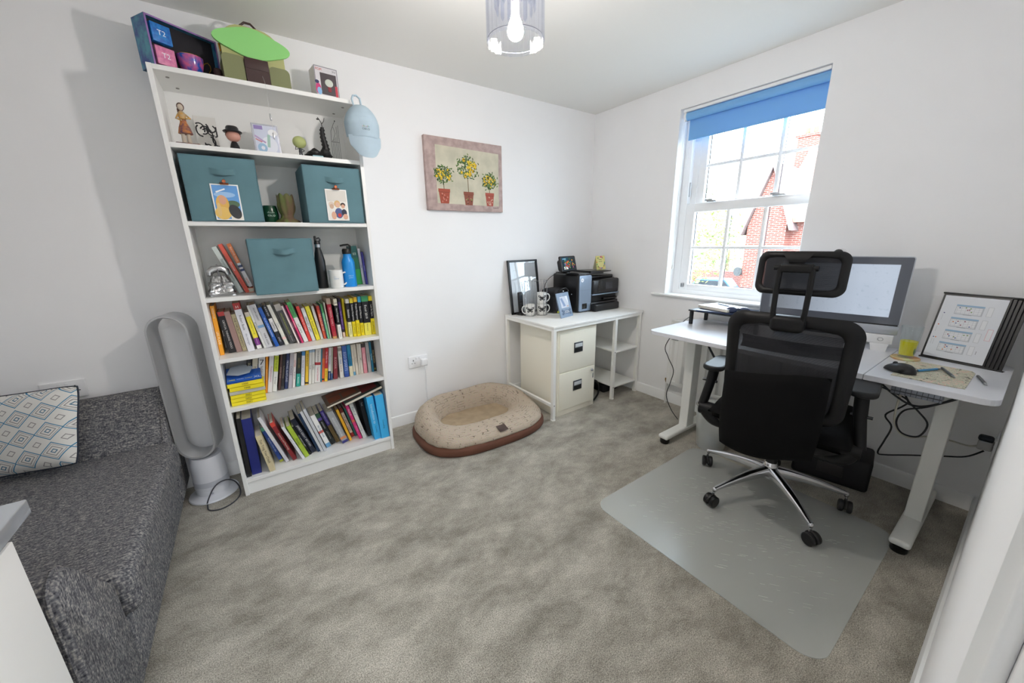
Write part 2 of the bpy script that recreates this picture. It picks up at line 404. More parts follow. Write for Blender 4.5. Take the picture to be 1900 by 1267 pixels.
POS_A = [(-2.8722,-0.196,0.0180,0.253,0.2), (-2.8370,-0.172,0.0060,0.214,-4.6), (-2.8310,-0.174,0.0277,0.217,-4.7), (-2.8027,-0.180,0.0254,0.216,-5.1), (-2.7768,-0.174,0.0188,0.199,-5.4), (-2.7540,-0.209,0.0310,0.259,-5.8), (-2.7130,-0.173,0.0220,0.203,-7.4), (-2.6820,-0.175,0.0120,0.240,-10.1), (-2.6700,-0.178,0.0300,0.241,-10.3), (-2.6290,-0.183,0.0180,0.225,-12.6), (-2.6060,-0.172,0.0190,0.233,-12.4), (-2.5820,-0.174,0.0180,0.234,-13.3), (-2.5550,-0.158,0.0310,0.230,-12.1), (-2.5210,-0.183,0.0090,0.224,-13.0), (-2.5090,-0.182,0.0070,0.222,-13.8), (-2.5020,-0.185,0.0100,0.225,-12.9), (-2.4880,-0.173,0.0220,0.239,-13.6), (-2.4650,-0.171,0.0170,0.210,-10.4), (-2.4470,-0.171,0.0180,0.196,-9.4), (-2.4250,-0.171,0.0220,0.204,-9.3), (-2.4000,-0.162,0.0140,0.200,-7.8), (-2.3830,-0.157,0.0158,0.197,-4.9), (-2.3680,-0.162,0.0035,0.198,-4.3), (-2.3648,-0.173,0.0108,0.208,-4.1), (-2.3520,-0.172,0.0080,0.215,-2.7), (-2.3390,-0.195,0.0220,0.239,-2.2), (-2.3100,-0.217,0.0180,0.235,-1.0), (-2.2830,-0.189,0.0130,0.235,-0.7), (-2.2650,-0.184,0.0120,0.229,0.0), (-2.2520,-0.214,0.0190,0.228,0.5), (-2.2300,-0.217,0.0190,0.230,0.5), (-2.2100,-0.226,0.0200,0.236,0.5), (-2.1850,-0.216,0.0190,0.236,0.5), (-2.1650,-0.225,0.0400,0.238,0.2), (-2.1231,-0.226,0.0210,0.235,0.0)]
POS_B = [(-2.8110,-0.150,0.0200,0.214,12.4), (-2.7840,-0.150,0.0250,0.213,11.4), (-2.7500,-0.150,0.0310,0.209,9.6), (-2.7170,-0.152,0.0110,0.211,9.6), (-2.7060,-0.155,0.0220,0.211,11.2), (-2.6830,-0.156,0.0210,0.211,11.7), (-2.6550,-0.150,0.0120,0.208,11.6), (-2.6420,-0.154,0.0150,0.210,11.3), (-2.6240,-0.150,0.0170,0.208,11.1), (-2.6050,-0.153,0.0190,0.208,11.1), (-2.5840,-0.150,0.0140,0.203,10.5), (-2.5650,-0.150,0.0210,0.201,9.7), (-2.5400,-0.150,0.0180,0.205,9.3), (-2.5180,-0.150,0.0160,0.206,8.9), (-2.5000,-0.150,0.0140,0.207,8.9), (-2.4840,-0.150,0.0150,0.206,8.4), (-2.4680,-0.150,0.0310,0.207,9.1), (-2.4360,-0.150,0.0068,0.204,8.7), (-2.4294,-0.150,0.0147,0.205,8.9), (-2.4152,-0.158,0.0162,0.206,8.9), (-2.3940,-0.150,0.0140,0.203,8.5), (-2.3780,-0.150,0.0090,0.203,7.9), (-2.3630,-0.150,0.0230,0.202,6.5), (-2.3250,-0.150,0.0220,0.199,2.3), (-2.2990,-0.150,0.0270,0.199,1.7), (-2.2670,-0.150,0.0210,0.201,0.3), (-2.2460,-0.150,0.0130,0.197,1.1), (-2.2310,-0.150,0.0170,0.198,0.4), (-2.2130,-0.150,0.0100,0.198,1.4), (-2.2020,-0.150,0.0160,0.196,1.2), (-2.1830,-0.150,0.0220,0.195,0.9), (-2.1550,-0.150,0.0210,0.199,-0.4), (-2.1340,-0.155,0.0130,0.200,-0.3), (-2.1218,-0.150,0.0187,0.200,-0.2)]
POS_C = [(-2.8700,-0.269,0.0210,0.343,1.1), (-2.8470,-0.259,0.0460,0.329,0.5), (-2.7660,-0.283,0.0280,0.227,-8.3), (-2.7120,-0.205,0.0190,0.242,-14.7), (-2.6840,-0.227,0.0170,0.318,-16.8), (-2.6470,-0.230,0.0210,0.270,-17.2), (-2.6020,-0.252,0.0140,0.238,-18.1), (-2.5850,-0.238,0.0220,0.227,-17.2), (-2.5600,-0.221,0.0110,0.211,-18.0), (-2.5470,-0.206,0.0270,0.251,-18.5), (-2.5160,-0.214,0.0160,0.276,-14.6), (-2.5001,-0.228,0.0151,0.293,-14.7), (-2.4830,-0.234,0.0150,0.305,-14.4), (-2.4620,-0.194,0.0260,0.236,-15.3), (-2.4310,-0.173,0.0250,0.233,-16.4), (-2.4020,-0.166,0.0220,0.241,-16.2), (-2.3720,-0.202,0.0370,0.238,-16.1), (-2.3280,-0.190,0.0150,0.233,-13.7), (-2.3070,-0.150,0.0180,0.220,-13.7), (-2.2840,-0.150,0.0124,0.210,-13.2), (-2.2721,-0.206,0.0181,0.257,-13.1), (-2.2510,-0.215,0.0230,0.262,-12.8), (-2.2180,-0.205,0.0241,0.269,-6.4), (-2.1945,-0.277,0.0414,0.296,-4.3), (-2.1548,-0.285,0.0517,0.297,-2.4)]
POS_D = [(-2.7430,-0.150,0.0220,0.242,-17.8), (-2.7150,-0.150,0.0190,0.255,-17.1), (-2.6960,-0.150,0.0180,0.226,-15.1), (-2.1660,-0.158,0.0390,0.225,-3.1), (-2.1280,-0.162,0.0143,0.210,-2.6), (-2.1142,-0.180,0.0111,0.190,-2.7)]
ROW_A = ', upper book row'
ROW_B = ', middle book row'
ROW_C = ', bottom shelf'
D = [  # colour, title, title colour, description, bands
('F5A623', [('NONSTICK', .85, .2, 'FFF0D0'), ('LIFE PLANS', .35, .35, 'FFF0D0')], '', 'bright orange paperback at the far left', ()),
('15151A', 'DARE TO LEAD', 'D8D8D8', 'very thin black booklet next to the bright orange one', ()),
('1B1C22', [('CRITICAL THINKING TOOLS', .45, .7, 'DADADA')], '', 'black paperback with a red cap band', ((.9, 1, 'C23B3B'),)),
('A58782', None, '', 'plain dusty pink cloth hardback', ()),
('D8CDA4', 'THE CHECKLIST MANIFESTO', '2A2A28', 'cream book lettered in black capitals beside the dusty pink one', ()),
('E4E4EA', [('H', .92, -.05, 'F0D8D0'), ('Robert Beale', .6, .3, '44444A'), ('the manager', .25, .25, '8A8AA0')], '', 'tall white book with a red square at the top', ((.87, 1, 'B5312F'),)),
('F2E13A', [('Transforming Your Life', .6, .4, '6A7A40'), ('practical guide', .22, .2, 'D8B8D8')], '', 'yellow book with a purple foot', ((0, .10, 'EDE9E2'), (.10, .30, '7A2A86'), (.88, 1, 'DCD0BC'))),
('E6E6E2', 'BETWEEN US', '555555', 'slim white book left of the thick pale grey one', ()),
('CFCFD2', [('ADAM GRANT', .78, .3, '2B2B30'), ('THINK AGAIN', .2, .28, '2B2B30')], '', 'thick pale grey book with a blue flame mark', ((.47, .53, '7DA6CF'),)),
('1F5CB4', 'the art of asking questions', 'DCE8F8', 'royal blue paperback', ()),
('22242C', [('BLACK BOX', .85, .22, 'E0E0E4'), ('TIMING', .5, .2, '3A3A40'), ('proof', .15, .15, 'E0E0E4')], '', 'black book with a white middle band', ((.35, .68, 'E2E0DE'),)),
('E2E0D4', 'Quiet', '9AA0B0', 'cream book with a faint pink spot', ((.14, .2, 'EFC4BE'),)),
('57585A', [('HIGH PERFORMANCE HABITS', .5, .55, 'C9D25A'), ('BURCHARD', .12, .14, 'E4E4E4')], '', 'wide dark grey book with lime lettering', ((.84, 1, 'C4C0BA'),)),
('EAD9D6', None, '', 'thin pale pink booklet', ()),
('5E1A42', 'Change Management', 'E8C8D8', 'slim maroon book', ()),
('DB3A72', 'IMAGINE IF', 'F8D8E0', 'slim hot pink book', ()),
('E6EAE6', [('THRIVING', .8, .3, '2C7A48'), ('self care', .35, .3, '8AA08A')], '', 'white book with a green upper third', ((.62, 1, '58B86A'),)),
('E0433A', 'Leading with Courage', 'F8D8D0', 'scarlet paperback', ()),
('DEDEDE', 'MINDSET SHIFT', '222222', 'short white book with heavy black lettering', ()),
('F0E23C', 'smarter faster better', '8A8426', 'lemon yellow paperback', ()),
('D9D8D6', 'Flow', '8C8C94', 'pale grey book right of the lemon yellow one', ()),
('DD5A3C', 'THE CULTURE MAP', 'F8E0D8', 'burnt orange paperback', ((.88, 1, 'C8402F'),)),
('2A3B74', None, '', 'very thin navy booklet', ()),
('7CC99A', 'deep work', 'E8F6EC', 'mint green paperback', ((.75, 1, '4E9E63'),)),
('E0E0D2', 'Nudge', '5A7A5A', 'thin off-white book left of the crimson one', ()),
('B8243F', [('INTERNAL FAMILY', .55, .45, 'F0C8C8'), ('DELUXE', .12, .12, 'C89030')], '', 'crimson hardback with a portrait at the top', ((0, .06, 'D8B070'), (.86, 1, 'C9B6A4'))),
('16171C', [('#1', .9, -.06, '1A1A1A'), ('Neuro Programming', .6, .35, 'EDEDED'), ('FOR DUMMIES', .17, .28, '9AA0A8')], '', 'black and white reference guide marked number one', ((0, .36, 'EDEDE6'), (.84, 1, 'E4DCC8'))),
('5B3A86', 'The Art of Seduction', 'B8A0D8', 'purple book with dark ends', ((0, .13, 'E2C8B8'), (.13, .2, '1A1A20'), (.9, 1, '2A2236'))),
('E2CB1E', 'coaching', 'B8A010', 'thin yellow book left of the reference guides', ()),
('15171E', [('Statistics', .62, .38, 'F4F4F4'), ('DUMMIES', .2, .28, '7A7A40')], '', 'black guide titled Statistics with a pale yellow foot', ((0, .40, 'F2F0B0'), (.89, 1, 'E0E0DA'))),
('15171F', [('Business Management', .63, .44, 'F4F4F4'), ('DUMMIES', .2, .28, '8A8420')], '', 'black guide with a yellow foot right of the Statistics one', ((0, .40, 'F5E11E'), (.88, 1, 'E8D83A'))),
('15171F', [('Project Management', .63, .4, 'F4F4F4'), ('DUMMIES', .2, .3, '8A8420')], '', 'black guide with yellow foot and orange badge', ((0, .42, 'F8E41A'), (.88, 1, 'E9C034'))),
('15171F', [('Excel Macros', .6, .3, 'F4F4F4'), ('Reference', .18, .2, '5A5A20')], '', 'black guide with a sky blue cap', ((0, .33, 'F7E51C'), (.86, 1, '3FA9DC'))),
('15171F', [('Excel 2019', .6, .34, 'F4F4F4'), ('Reference', .2, .18, '5A5A30')], '', 'widest black guide with a green cap', ((0, .32, 'F2EA60'), (.86, 1, '43A06A'))),
('15171F', [('Lean Six Sigma', .63, .4, 'F4F4F4'), ('DUMMIES', .2, .28, '8A8420')], '', 'black guide with a yellow cap at the far right', ((0, .42, 'F7E31A'), (.88, 1, 'F0DC28'))),
]
for p, (c, t, tc, desc, bands) in zip(POS_A, D): book(p, SH['5'], c, t, tc, desc, bands, 'books in the upper book row', row=ROW_A)
D = [
('26262A', [('SOUL', .8, .25, 'D0C8A0')], '', 'black book half hidden behind the yellow word search pile', ()),
('D9D0B8', 'Man and Beast', '8C8468', 'cream book behind the yellow pile', ()),
('E3E3E0', [('7', .86, -.14, '2A2A30'), ('habits of', .6, .3, '6A6A70')], '', 'white book with a large 7', ((0, .22, '3E74B8'),)),
('F29A1C', 'the wisdom of insecurity', 'F8E0B0', 'orange book beside the yellow pile', ()),
('E8E4E6', 'Phosphorescence', 'C88090', 'white book with pale pink lettering', ()),
('E9E9E4', [('YES THEORY', .78, .36, '6A7A20'), ('Dr Foster', .3, .2, '5A5A60')], '', 'white book with a lime label', ((.55, .98, 'C4D23E'),)),
('5B3D3A', 'WINTER HOUSE', 'C8A8A0', 'slim brown book', ()),
('26242A', 'The Moral Landscape', 'B8A890', 'black book between the brown and the navy one', ((0, .1, '4A484A'),)),
('22305E', 'MICHAEL BLASTLAND', 'D8DCEC', 'navy blue book with large white lettering', ()),
('B9B4BC', 'CHOICE', '55505A', 'lavender grey book', ()),
('EDE6E2', [('HAPPIER', .7, .35, 'C03A2C'), ('ten percent', .35, .25, '2A2A2A')], '', 'white book with red and black capitals', ()),
('2A3230', [('QUEEN BEES', .7, .3, '9A8A50'), ('Bestseller', .18, .2, 'E8F4F0')], '', 'black book with a turquoise foot', ((0, .38, '2FA394'),)),
('E6E6EC', 'the inner world of', 'A09AA8', 'white book with a blue cap', ((.88, 1, '4E8FCB'),)),
('EDC337', [('INDIA BLACK', .72, .42, '2A2A20')], '', 'mustard yellow book with a black roundel', ((.03, .08, '3A3320'),)),
('E4E2DA', 'Tools', '3A3A3A', 'off-white twin book beside the mustard one', ((.93, 1, '9CB8D0'),)),
('E5E3DB', 'Toolkit', '3A3A3A', 'off-white twin book further from the mustard one', ((.93, 1, '9CB8D0'),)),
('E7E5E1', [('MARTIN SELIGMAN', .78, .33, '2A2A2A'), ('Learned Optimism', .25, .4, 'D04A6A')], '', 'thick white book with a small red square', ((.52, .60, 'B8343A'),)),
('3C8CA6', None, '', 'very thin teal booklet', ()),
('E8743A', 'insights', 'C85020', 'orange book with a dark stripe at the foot', ((.04, .09, '3A2A3A'), (.7, 1, 'A85A50'))),
('C9303A', [('the Subtle Art', .72, .4, 'F8D8D8'), ('BRAND NEW', .2, .24, '5A4A10')], '', 'red book with a yellow foot', ((0, .39, 'F2C83A'),)),
('E3E0E2', [('Emotional Agility', .62, .45, '3A3A60'), ('Bestseller', .14, .18, 'E0E4F0')], '', 'white book with a navy foot', ((0, .28, '2E3F73'),)),
('B4B4A4', None, '', 'thin greenish grey booklet beside the dark red book', ((0, .2, '4A6A9A'),)),
('8A2E3A', 'BUDDHA', 'D8A8A8', 'dark red cloth hardback', ()),
('E2E1DC', [('EAT', .72, .12, '4A9A5A'), ('TALK', .52, .16, '3A7AC0'), ('how to', .3, .2, 'A07050')], '', 'white book with green and blue capitals', ((.86, .96, 'A09A94'),)),
('3F67B4', 'EGO SMARTS', 'C0D0EC', 'cobalt blue hardback', ((0, .1, '2F4FA0'),)),
('1E87B4', 'Mindfulness', '0A4A6A', 'teal blue book with a cream lower part', ((0, .32, 'E2DDBE'),)),
('DED8C8', 'Seven', 'A8A090', 'cream book with a small blue square', ((0, .12, '6AA6CC'),)),
('DCD5C6', 'The Body', 'A09684', 'first cream book left of the pink one, counting outward third', ()),
('D9D2C4', None, '', 'thinnest cream book in the cream group', ()),
('DED7CC', 'Light', '4A4038', 'cream book touching the pink one', ()),
('E79AA6', 'Untamed', 'F8E0E0', 'pink book with a dark picture at the top', ((.87, 1, '4A4244'),)),
('B8B6B4', 'Compassion', '7A7876', 'grey book between the pink and the teal one', ()),
('1F7596', 'The Power', 'B8E0EC', 'deep teal book', ()),
('1B1C1E', [('MAN SEARCH', .5, .6, 'B8A878'), ('O', .09, .05, 'D8D84A')], '', 'black book with gold capitals at the far right', ()),
]
for p, (c, t, tc, desc, bands) in zip(POS_B, D): book(p, SH['6'], c, t, tc, desc, bands, 'books in the middle book row', row=ROW_B)
D = [
('141416', None, '', 'tall black ring binder at the far left', ()),
('1E2A7C', None, '', 'tall blue ring binder', ()),
('D6C8A2', [("Too Tring Your Crock", .56, .78, '3A342C')], '', 'thick cream cookbook lettered in black capitals', ()),
('2A4A9A', 'Anatomy colour atlas', 'A8B8E0', 'blue book with a yellow and teal edge', ((0, .06, 'B8C040'), (.9, 1, '5AA08A'))),
('E3E3E6', None, '', 'bundle of white magazines', ((0, .5, 'D0D0DC'),)),
('8C2A30', [('Anatomy and Physiology', .5, .55, 'F0D8D0')], '', 'dark red textbook', ((.9, 1, 'D8483E'),)),
('E7E6EA', 'workbook notes', 'A0A0AC', 'white paperback right of the dark red textbook', ()),
('A9C23C', 'Fitness', '5A6A1A', 'lime green book', ()),
('1B1C20', 'THE COMPLETE GUIDE', 'D0D0D0', 'slim black book beside the lime green one', ()),
('1C2236', [("JAMIE'S GREAT BRITAIN", .5, .75, 'E4E6EA')], '', 'wide midnight blue cookbook', ()),
('1F3C62', None, '', 'thin dark blue notebook', ()),
('DCDEE2', None, '', 'white spiral bound notebook', ()),
('C9CCD2', None, '', 'pale grey magazine', ()),
('F0EEEA', [('Air fryer book', .5, .5, '4A6A8A')], '', 'white book with a light blue side', ((.0, .12, '6AA0C8'), (.45, .52, 'D86A5A'))),
('19201F', [('KETOGENIC', .62, .22, 'E0E0DC'), ('guide to eating', .3, .25, 'A8A8A0')], '', 'black book with a purple mark', ((.78, .86, '5A4A9A'), (.86, 1, '28503A'))),
('6E5A30', [('STEPHEN COVEY', .77, .36, 'C8C0E8')], '', 'olive brown hardback with a violet upper part', ((.55, 1, '3C2E86'),)),
('A3A5A8', [("BEGINNER'S MANUAL", .5, .6, 'D8DADC')], '', 'wide silver grey book with an orange spot', ((0, .07, '3A3A80'), (.12, .19, 'E09060'))),
('F2B72E', 'Intermittent fasting', 'C88010', 'amber yellow book', ()),
('E4DECC', [('THE OBESITY CODE', .5, .6, '1E1E1E')], '', 'cream book with red ends', ((0, .14, 'B03230'), (.85, 1, '7A2A22'))),
('2E7A74', 'Savoury', 'A8D0CC', 'thin teal green book', ()),
('D8347E', [('Pinch of', .78, .25, 'F8E8F0'), ('Slimming', .3, .3, 'F0A0C8')], '', 'magenta cookbook', ((.5, .56, 'E07A4A'),)),
('DCDDD8', [('Pinch of', .78, .25, '6A8A9A'), ('everyday', .3, .3, 'A0A0A0')], '', 'pale grey cookbook beside the magenta one', ()),
('17171A', [('Tusk', .86, .1, 'B0B0B0')], '', 'black ring binder leaning by the blue folders', ()),
('3DB2EE', [('Introduction to', .6, .45, 'BDE4FA'), ('Counselling', .24, .16, '1A5A8A')], '', 'sky blue box folder next to the black binder', ()),
('42B6F1', [('Counselling', .32, .2, '1A5A8A')], '', 'sky blue box folder at the far right', ()),
]
for k, (p, (c, t, tc, desc, bands)) in enumerate(zip(POS_C, D)):
    book(p, SH['7'], c, t, tc, desc, bands, 'books on the bottom shelf', row=ROW_C, depth=(.235 if k < 2 or k > 22 else (.19 if k == 22 else None)))
# magazines lying on top of the leaning bottom row
lie = [((-2.43, -.235, .360), -14, .205, .012, '6A5648', 'brown picture magazine lying on the leaning books', '8C4A2E'),
       ((-2.335, -.268, .362), -15.5, .232, .016, '2C3A36', 'dark green picture book lying on the leaning books', '7A2A2A')]
for (x, y, z), a, L_, th, c, d, c2 in lie:
    M = T(x, y, z) @ RY(a)
    o = MB().box(0, 0, th-.001, L_, .2, th, 0).box(0, 0, 0, L_, .2, .001, 0).box(.02, .03, th, L_*.45, .11, th+.0004, 1).box(L_*.5, .03, th, L_*.9, .11, th+.0004, 1).box(.02, .12, th, L_*.9, .18, th+.0004, 1).build('magazine', [C(c), C(c2)], None, M, smooth=False)
    tag(o, d, 'magazine')
    MB().box(.001, .001, .001, L_-.001, .199, th-.001).build('page_block', PAGES, o, smooth=False)
D = [('DDE6E2', 'Personal Responsibility', '8A9A90', 'pale mint book leaning on the coral one', ()),
     ('F2614C', [('Glucose', .55, .5, 'FBE6DC'), ('revolution', .2, .25, 'C8402A')], '', 'coral red book leaning between two others', ()),
     ('E4E2E4', [('Everybody Health', .76, .38, 'FBE6D8'), ('twist', .15, .2, 'E08A6A')], '', 'white book with an orange top leaning by the storage cube', ((.37, .42, '2C3F70'), (.46, .51, '2C3F70'), (.56, 1, 'E8854E'))),
     ('1F6E52', [('03', .8, -.06, 'D8E8E0')], '', 'dark green book behind the blue bottle', ((0, .4, '2FA050'), (.7, 1, '1A5C5A'))),
     ('E6E6EA', 'Daily', '5A5A9A', 'slim white book right of the dark green one', ()),
     ('4E4AA6', 'Evolution', 'B8B4E0', 'slim purple book at the right end', ())]
for k, (p, (c, t, tc, desc, bands)) in enumerate(zip(POS_D, D)):
    book(p, SH['4']+(.028 if k == 2 else 0), c, t, tc, desc, bands, 'books beside the lone storage cube', row=', shelf above the book rows', depth=(.10 if k != 3 else .09))
o = MB().box(0, 0, 0, .03, .1, .003, 0).box(0, 0, .022, .03, .1, .025, 0).build('book', C('D8683A'), None, T(-2.708, -.15, SH['4']), smooth=False)
tag(o, 'orange paperback lying flat under the leaning books', 'book'); MB().box(.001, .001, .003, .03, .099, .022).build('page_block', PAGES, o, smooth=False)
# word search books piled flat
yel = 'F2E020'
stk = [(-2.866, 0, .019), (-2.866, .0195, .019), (-2.864, .039, .0185), (-2.862, .078, .021), (-2.868, .0995, .021)]
dl = ['lowest yellow puzzle book in the pile', 'second yellow puzzle book from the bottom of the pile', 'middle yellow puzzle book in the pile', 'yellow puzzle book with its number upright, second from the top', 'topmost yellow puzzle book with upright number']
for k, (x, dz, th) in enumerate(stk):
    a = [0, .4, 0, -1.5, 2][k]; L_ = .150
    M = T(x, -.262, SH['6']+dz+.0006) @ RZ(a)
    o = MB().box(0, 0, 0, L_, .19, .001, 0).box(0, 0, th-.001, L_, .19, th, 1).box(0, 0, 0, L_, .0015, th, 0).build('puzzle_book', [C(yel), C('2E62C0')if k == 4 else C(yel)], None, M, smooth=False)
    tag(o, dl[k], 'book', 'yellow puzzle books in the flat pile')
    MB().box(.001, .0015, .001, L_-.001, .189, th-.001).build('page_block', PAGES, o, smooth=False)
    MM = T(L_*.5, -.0003, th*.5) @ FRONT @ (RZ(180) if k < 3 else RZ(0))
    text('spine_title', '1000', .035, .010, C('26241A'), o, MM)
o = MB().rbox(0, 0, 0, .155, .19, .019, .001).build('book', C('BDBDBA'), None, T(-2.866, -.258, SH['6']+.058))
tag(o, 'grey-edged thick book in the middle of the yellow pile', 'book')
o = MB().box(0, 0, 0, .15, .15, .003, 0).build('puzzle_book', [C('2B63BE')], None, T(-2.868, -.25, SH['6']+.1235) @ RX(14), smooth=False)
tag(o, 'blue puzzle booklet tilted on the yellow pile', 'book')
for k, (t, c) in enumerate((('1000', 'E8DC40'), ('WORD', 'D8E0F0'), ('PUZZLE', 'E8DC40'), ('XL', 'D8E0F0'))):
    text('cover_lettering', t, .03, .02, C(c), o, T(.02+.037*k, .02, .0033))
o = MB().prism([(0, .03), (.05, .0), (.10, .01), (.118, .07), (.075, .12), (.02, .11)], 0, .0012, axis='z').build('paper_sheet', C('B9C3CE', .8), None, T(-2.866, -.235, SH['6']+.150) @ RX(12) @ RY(-2))
tag(o, 'folded pale blue-grey sheet of paper on the puzzle book pile', 'paper')

# ================================================================== THINGS ON THE BOOKCASE
def ell(cx, cy, rx, ry, n=20, a=0):
    ca, sa = math.cos(R(a)), math.sin(R(a))
    return [(cx+rx*math.cos(2*PI*i/n)*ca-ry*math.sin(2*PI*i/n)*sa, cy+rx*math.cos(2*PI*i/n)*sa+ry*math.sin(2*PI*i/n)*ca) for i in range(n)]
def rect(x0, y0, x1, y1): return [(x0, y0), (x1, y0), (x1, y1), (x0, y1)]
def line(x0, y0, x1, y1, w):
    d = math.hypot(x1-x0, y1-y0) or 1; nx, ny = -(y1-y0)/d*w/2, (x1-x0)/d*w/2
    return [(x0+nx, y0+ny), (x0-nx, y0-ny), (x1-nx, y1-ny), (x1+nx, y1+ny)]
def flat(name, shapes, parent, M, step=.00008, rough=.5):
    """printed picture: flat coloured polygons in the local XY plane, each a hair above the last"""
    mb = MB(); cols = []
    for k, (c, poly) in enumerate(shapes):
        if c not in cols: cols.append(c)
        mb.add([(x, y, .0001+step*k) for x, y in poly], [tuple(range(len(poly)))], cols.index(c))
    return mb.build(name, [C(c, rough) for c in cols], parent, M, smooth=False)

teal = mat('teal_nonwoven_fabric', '628690', .85, bump=.25, bscale=700, var=.10, vscale=9)
def storage_cube(x0, x1, y0, y1, z0, z1, label):
    t = thing('storage_cube', label, 'storage box', (x0, y0, z0), 0, 'teal fabric storage cubes')
    w, d, h = x1-x0, y1-y0, z1-z0; rnd = random.random()*9
    def front(u, v):
        b = math.sin(PI*u)*math.sin(PI*v)
        n = mnoise.noise(Vector((u*3+rnd, v*3, rnd)))*.006
        return Vector((u*w, -.005*b+n*b-.0005*(1 if 0 < u < 1 else 0), v*h))
    mb = MB().grid(front, 26, 26).rbox(0, .001, 0, w, .007, h, .002)
    mb.rbox(0, 0, 0, .006, d, h, .002).rbox(w-.006, 0, 0, w, d, h, .002).rbox(0, d-.006, 0, w, d, h, .002).box(.002, .002, .001, w-.002, d-.002, .006)
    mb.tube([(.003, 0, .004), (w-.003, 0, .004), (w-.003, 0, h-.003), (.003, 0, h-.003)], .0022, 6, closed=True)
    mb.tube([(.003, 0, h-.003), (.003, d, h-.003)], .0022, 6)
    mb.build('cube_body', teal, t)
    hx = w*.52; hz = h*.78; hw = .060
    def hd(u, v): 
        s = math.sin(PI*min(1, max(0, (u-.12)/.76)))
        return Vector((hx-hw+u*2*hw, -.004-.018*s-.006*math.sin(PI*.5)*0, hz-.012*s*(.6)+(v-.5)*.024))
    MB().grid(hd, 24, 4).grid(lambda u, v: hd(u, v)+Vector((0, .0015, 0)), 24, 4).build('pull_handle', teal, t)
    return t
storage_cube(-2.856, -2.581, -.297, -.045, 1.4135, 1.690, 'left of the two upper teal storage cubes, holding the photo of one person')
storage_cube(-2.387, -2.113, -.297, -.045, 1.4135, 1.690, 'right of the two upper teal storage cubes, holding the group photo')
storage_cube(-2.672, -2.395, -.330, -.06, 1.0665, 1.335, 'teal fabric storage cube without a photo, between leaning books and black bottle')

copper = mat('copper_clip', 'B4694A', .3, metal=1)
def photo(cx, ztop, shapes, label, tilt, name='photo_print'):
    M = T(cx, -.3065, ztop) @ RX(90) @ RZ(tilt)
    o = MB().box(-.052, -.155, 0, .052, 0, .0006).build(name, C('F2F1EE', .3), None, M, smooth=False)
    tag(o, label, 'photo', 'photo prints clipped to the storage cubes')
    flat('picture', shapes, o, T(0, 0, .0007), rough=.3)
    c = thing('bulldog_clip', 'copper bulldog clip holding the '+('photo of one person' if cx < -2.5 else 'group photo'), 'clip', (cx+.002, -.308, ztop-.002), 0, 'copper bulldog clips')
    MB().prism([(-.010, 0), (.010, 0), (.004, .007), (-.004, .007)], -.016, .016, M=RZ(90), axis='y').build('jaw', copper, c)
    MB().tube([(0, -.006, .004), (-.005, -.007, .010), (-.006, -.007, .016), (0, -.007, .022), (.006, -.007, .016), (.005, -.007, .010)], .0016, 6, closed=True).cyl((0, -.008, .014), (0, -.006, .014), .005).build('grip', copper, c)
photo(-2.715, 1.574, [('5E9BDA', rect(-.047, -.15, .047, -.005)), ('9CC4EC', ell(-.005, -.045, .04, .012)), ('F4F6F8', line(-.035, -.035, 0, -.02, .006)), ('4E6A4A', ell(.020, -.085, .026, .016)), ('F0EADC', rect(.005, -.15, .047, -.125)),
    ('E3B04A', ell(-.018, -.085, .024, .038)), ('E8C060', ell(-.022, -.125, .030, .028)), ('D9A07E', ell(-.016, -.068, .014, .020)), ('1E1C1E', ell(.024, -.118, .022, .032, a=20)), ('E4C078', ell(-.034, -.11, .008, .03))],
    'photo print of a fair haired person outdoors under blue sky, clipped to the left cube', 0)
photo(-2.245, 1.580, [('E8E6E0', rect(-.047, -.15, .047, -.005)), ('D8D4CC', rect(-.047, -.06, .047, -.005)), ('D8C8B8', ell(-.028, -.075, .014, .014)), ('C9A890', ell(-.028, -.085, .010, .012)), ('D6B078', ell(0, -.072, .015, .018)), ('DDB298', ell(.001, -.076, .010, .013)),
    ('3A2C28', ell(.027, -.076, .012, .011)), ('D9A78C', ell(.027, -.083, .009, .010)), ('4A5A8A', ell(.004, -.118, .020, .026)), ('D6A68C', ell(-.022, -.13, .012, .02)), ('C83A3A', ell(.006, -.128, .009, .010)), ('2A2E44', ell(.03, -.115, .013, .018)), ('D8A890', ell(.034, -.135, .012, .014))],
    'photo print of several people close together on a pale background, clipped to the right cube', 0)

# planter and green mug
def bark(u, v):
    a = 2*PI*u; prof = [(.058, 0), (.050, .012), (.030, .024), (.027, .038), (.036, .060), (.040, .085), (.040, .110), (.037, .13)]
    k = v*(len(prof)-1); i = min(int(k), len(prof)-2); f = k-i
    r = prof[i][0]*(1-f)+prof[i+1][0]*f; z = prof[i][1]*(1-f)+prof[i+1][1]*f
    r *= 1+.05*math.sin(a*9+v*2)+.10*mnoise.noise(Vector((math.cos(a)*2, math.sin(a)*2, v*4)))
    if v > .9: z += .014*abs(math.sin(a*3.5))*(v-.9)*10
    return Vector((r*math.cos(a), r*math.sin(a)*.8, z))
pl = MB().grid(bark, 60, 24, cu=True).lathe([(0, .1), (.036, .1)], 20).build('plant_pot', mat('carved_wood', '6E5644', .75, bump=.6, bscale=60, vcol='5E6A34', vscale=25, stretch=(1, 1, .3)), None, T(-2.472, -.20, 1.4135))
tag(pl, 'small carved brown and mossy green wooden pot with jagged rim between the two cubes', 'ornament')
mg = MB().lathe([(0, 0), (.026, 0), (.034, .012), (.037, .04), (.035, .07), (.030, .085), (.027, .083), (.032, .05), (.0, .01)], 28).build('tumbler', mat('bottle_green_glaze', '12402A', .25), None, T(-2.545, -.17, 1.4135))
tag(mg, 'small dark green round mug behind the wooden pot', 'mug')
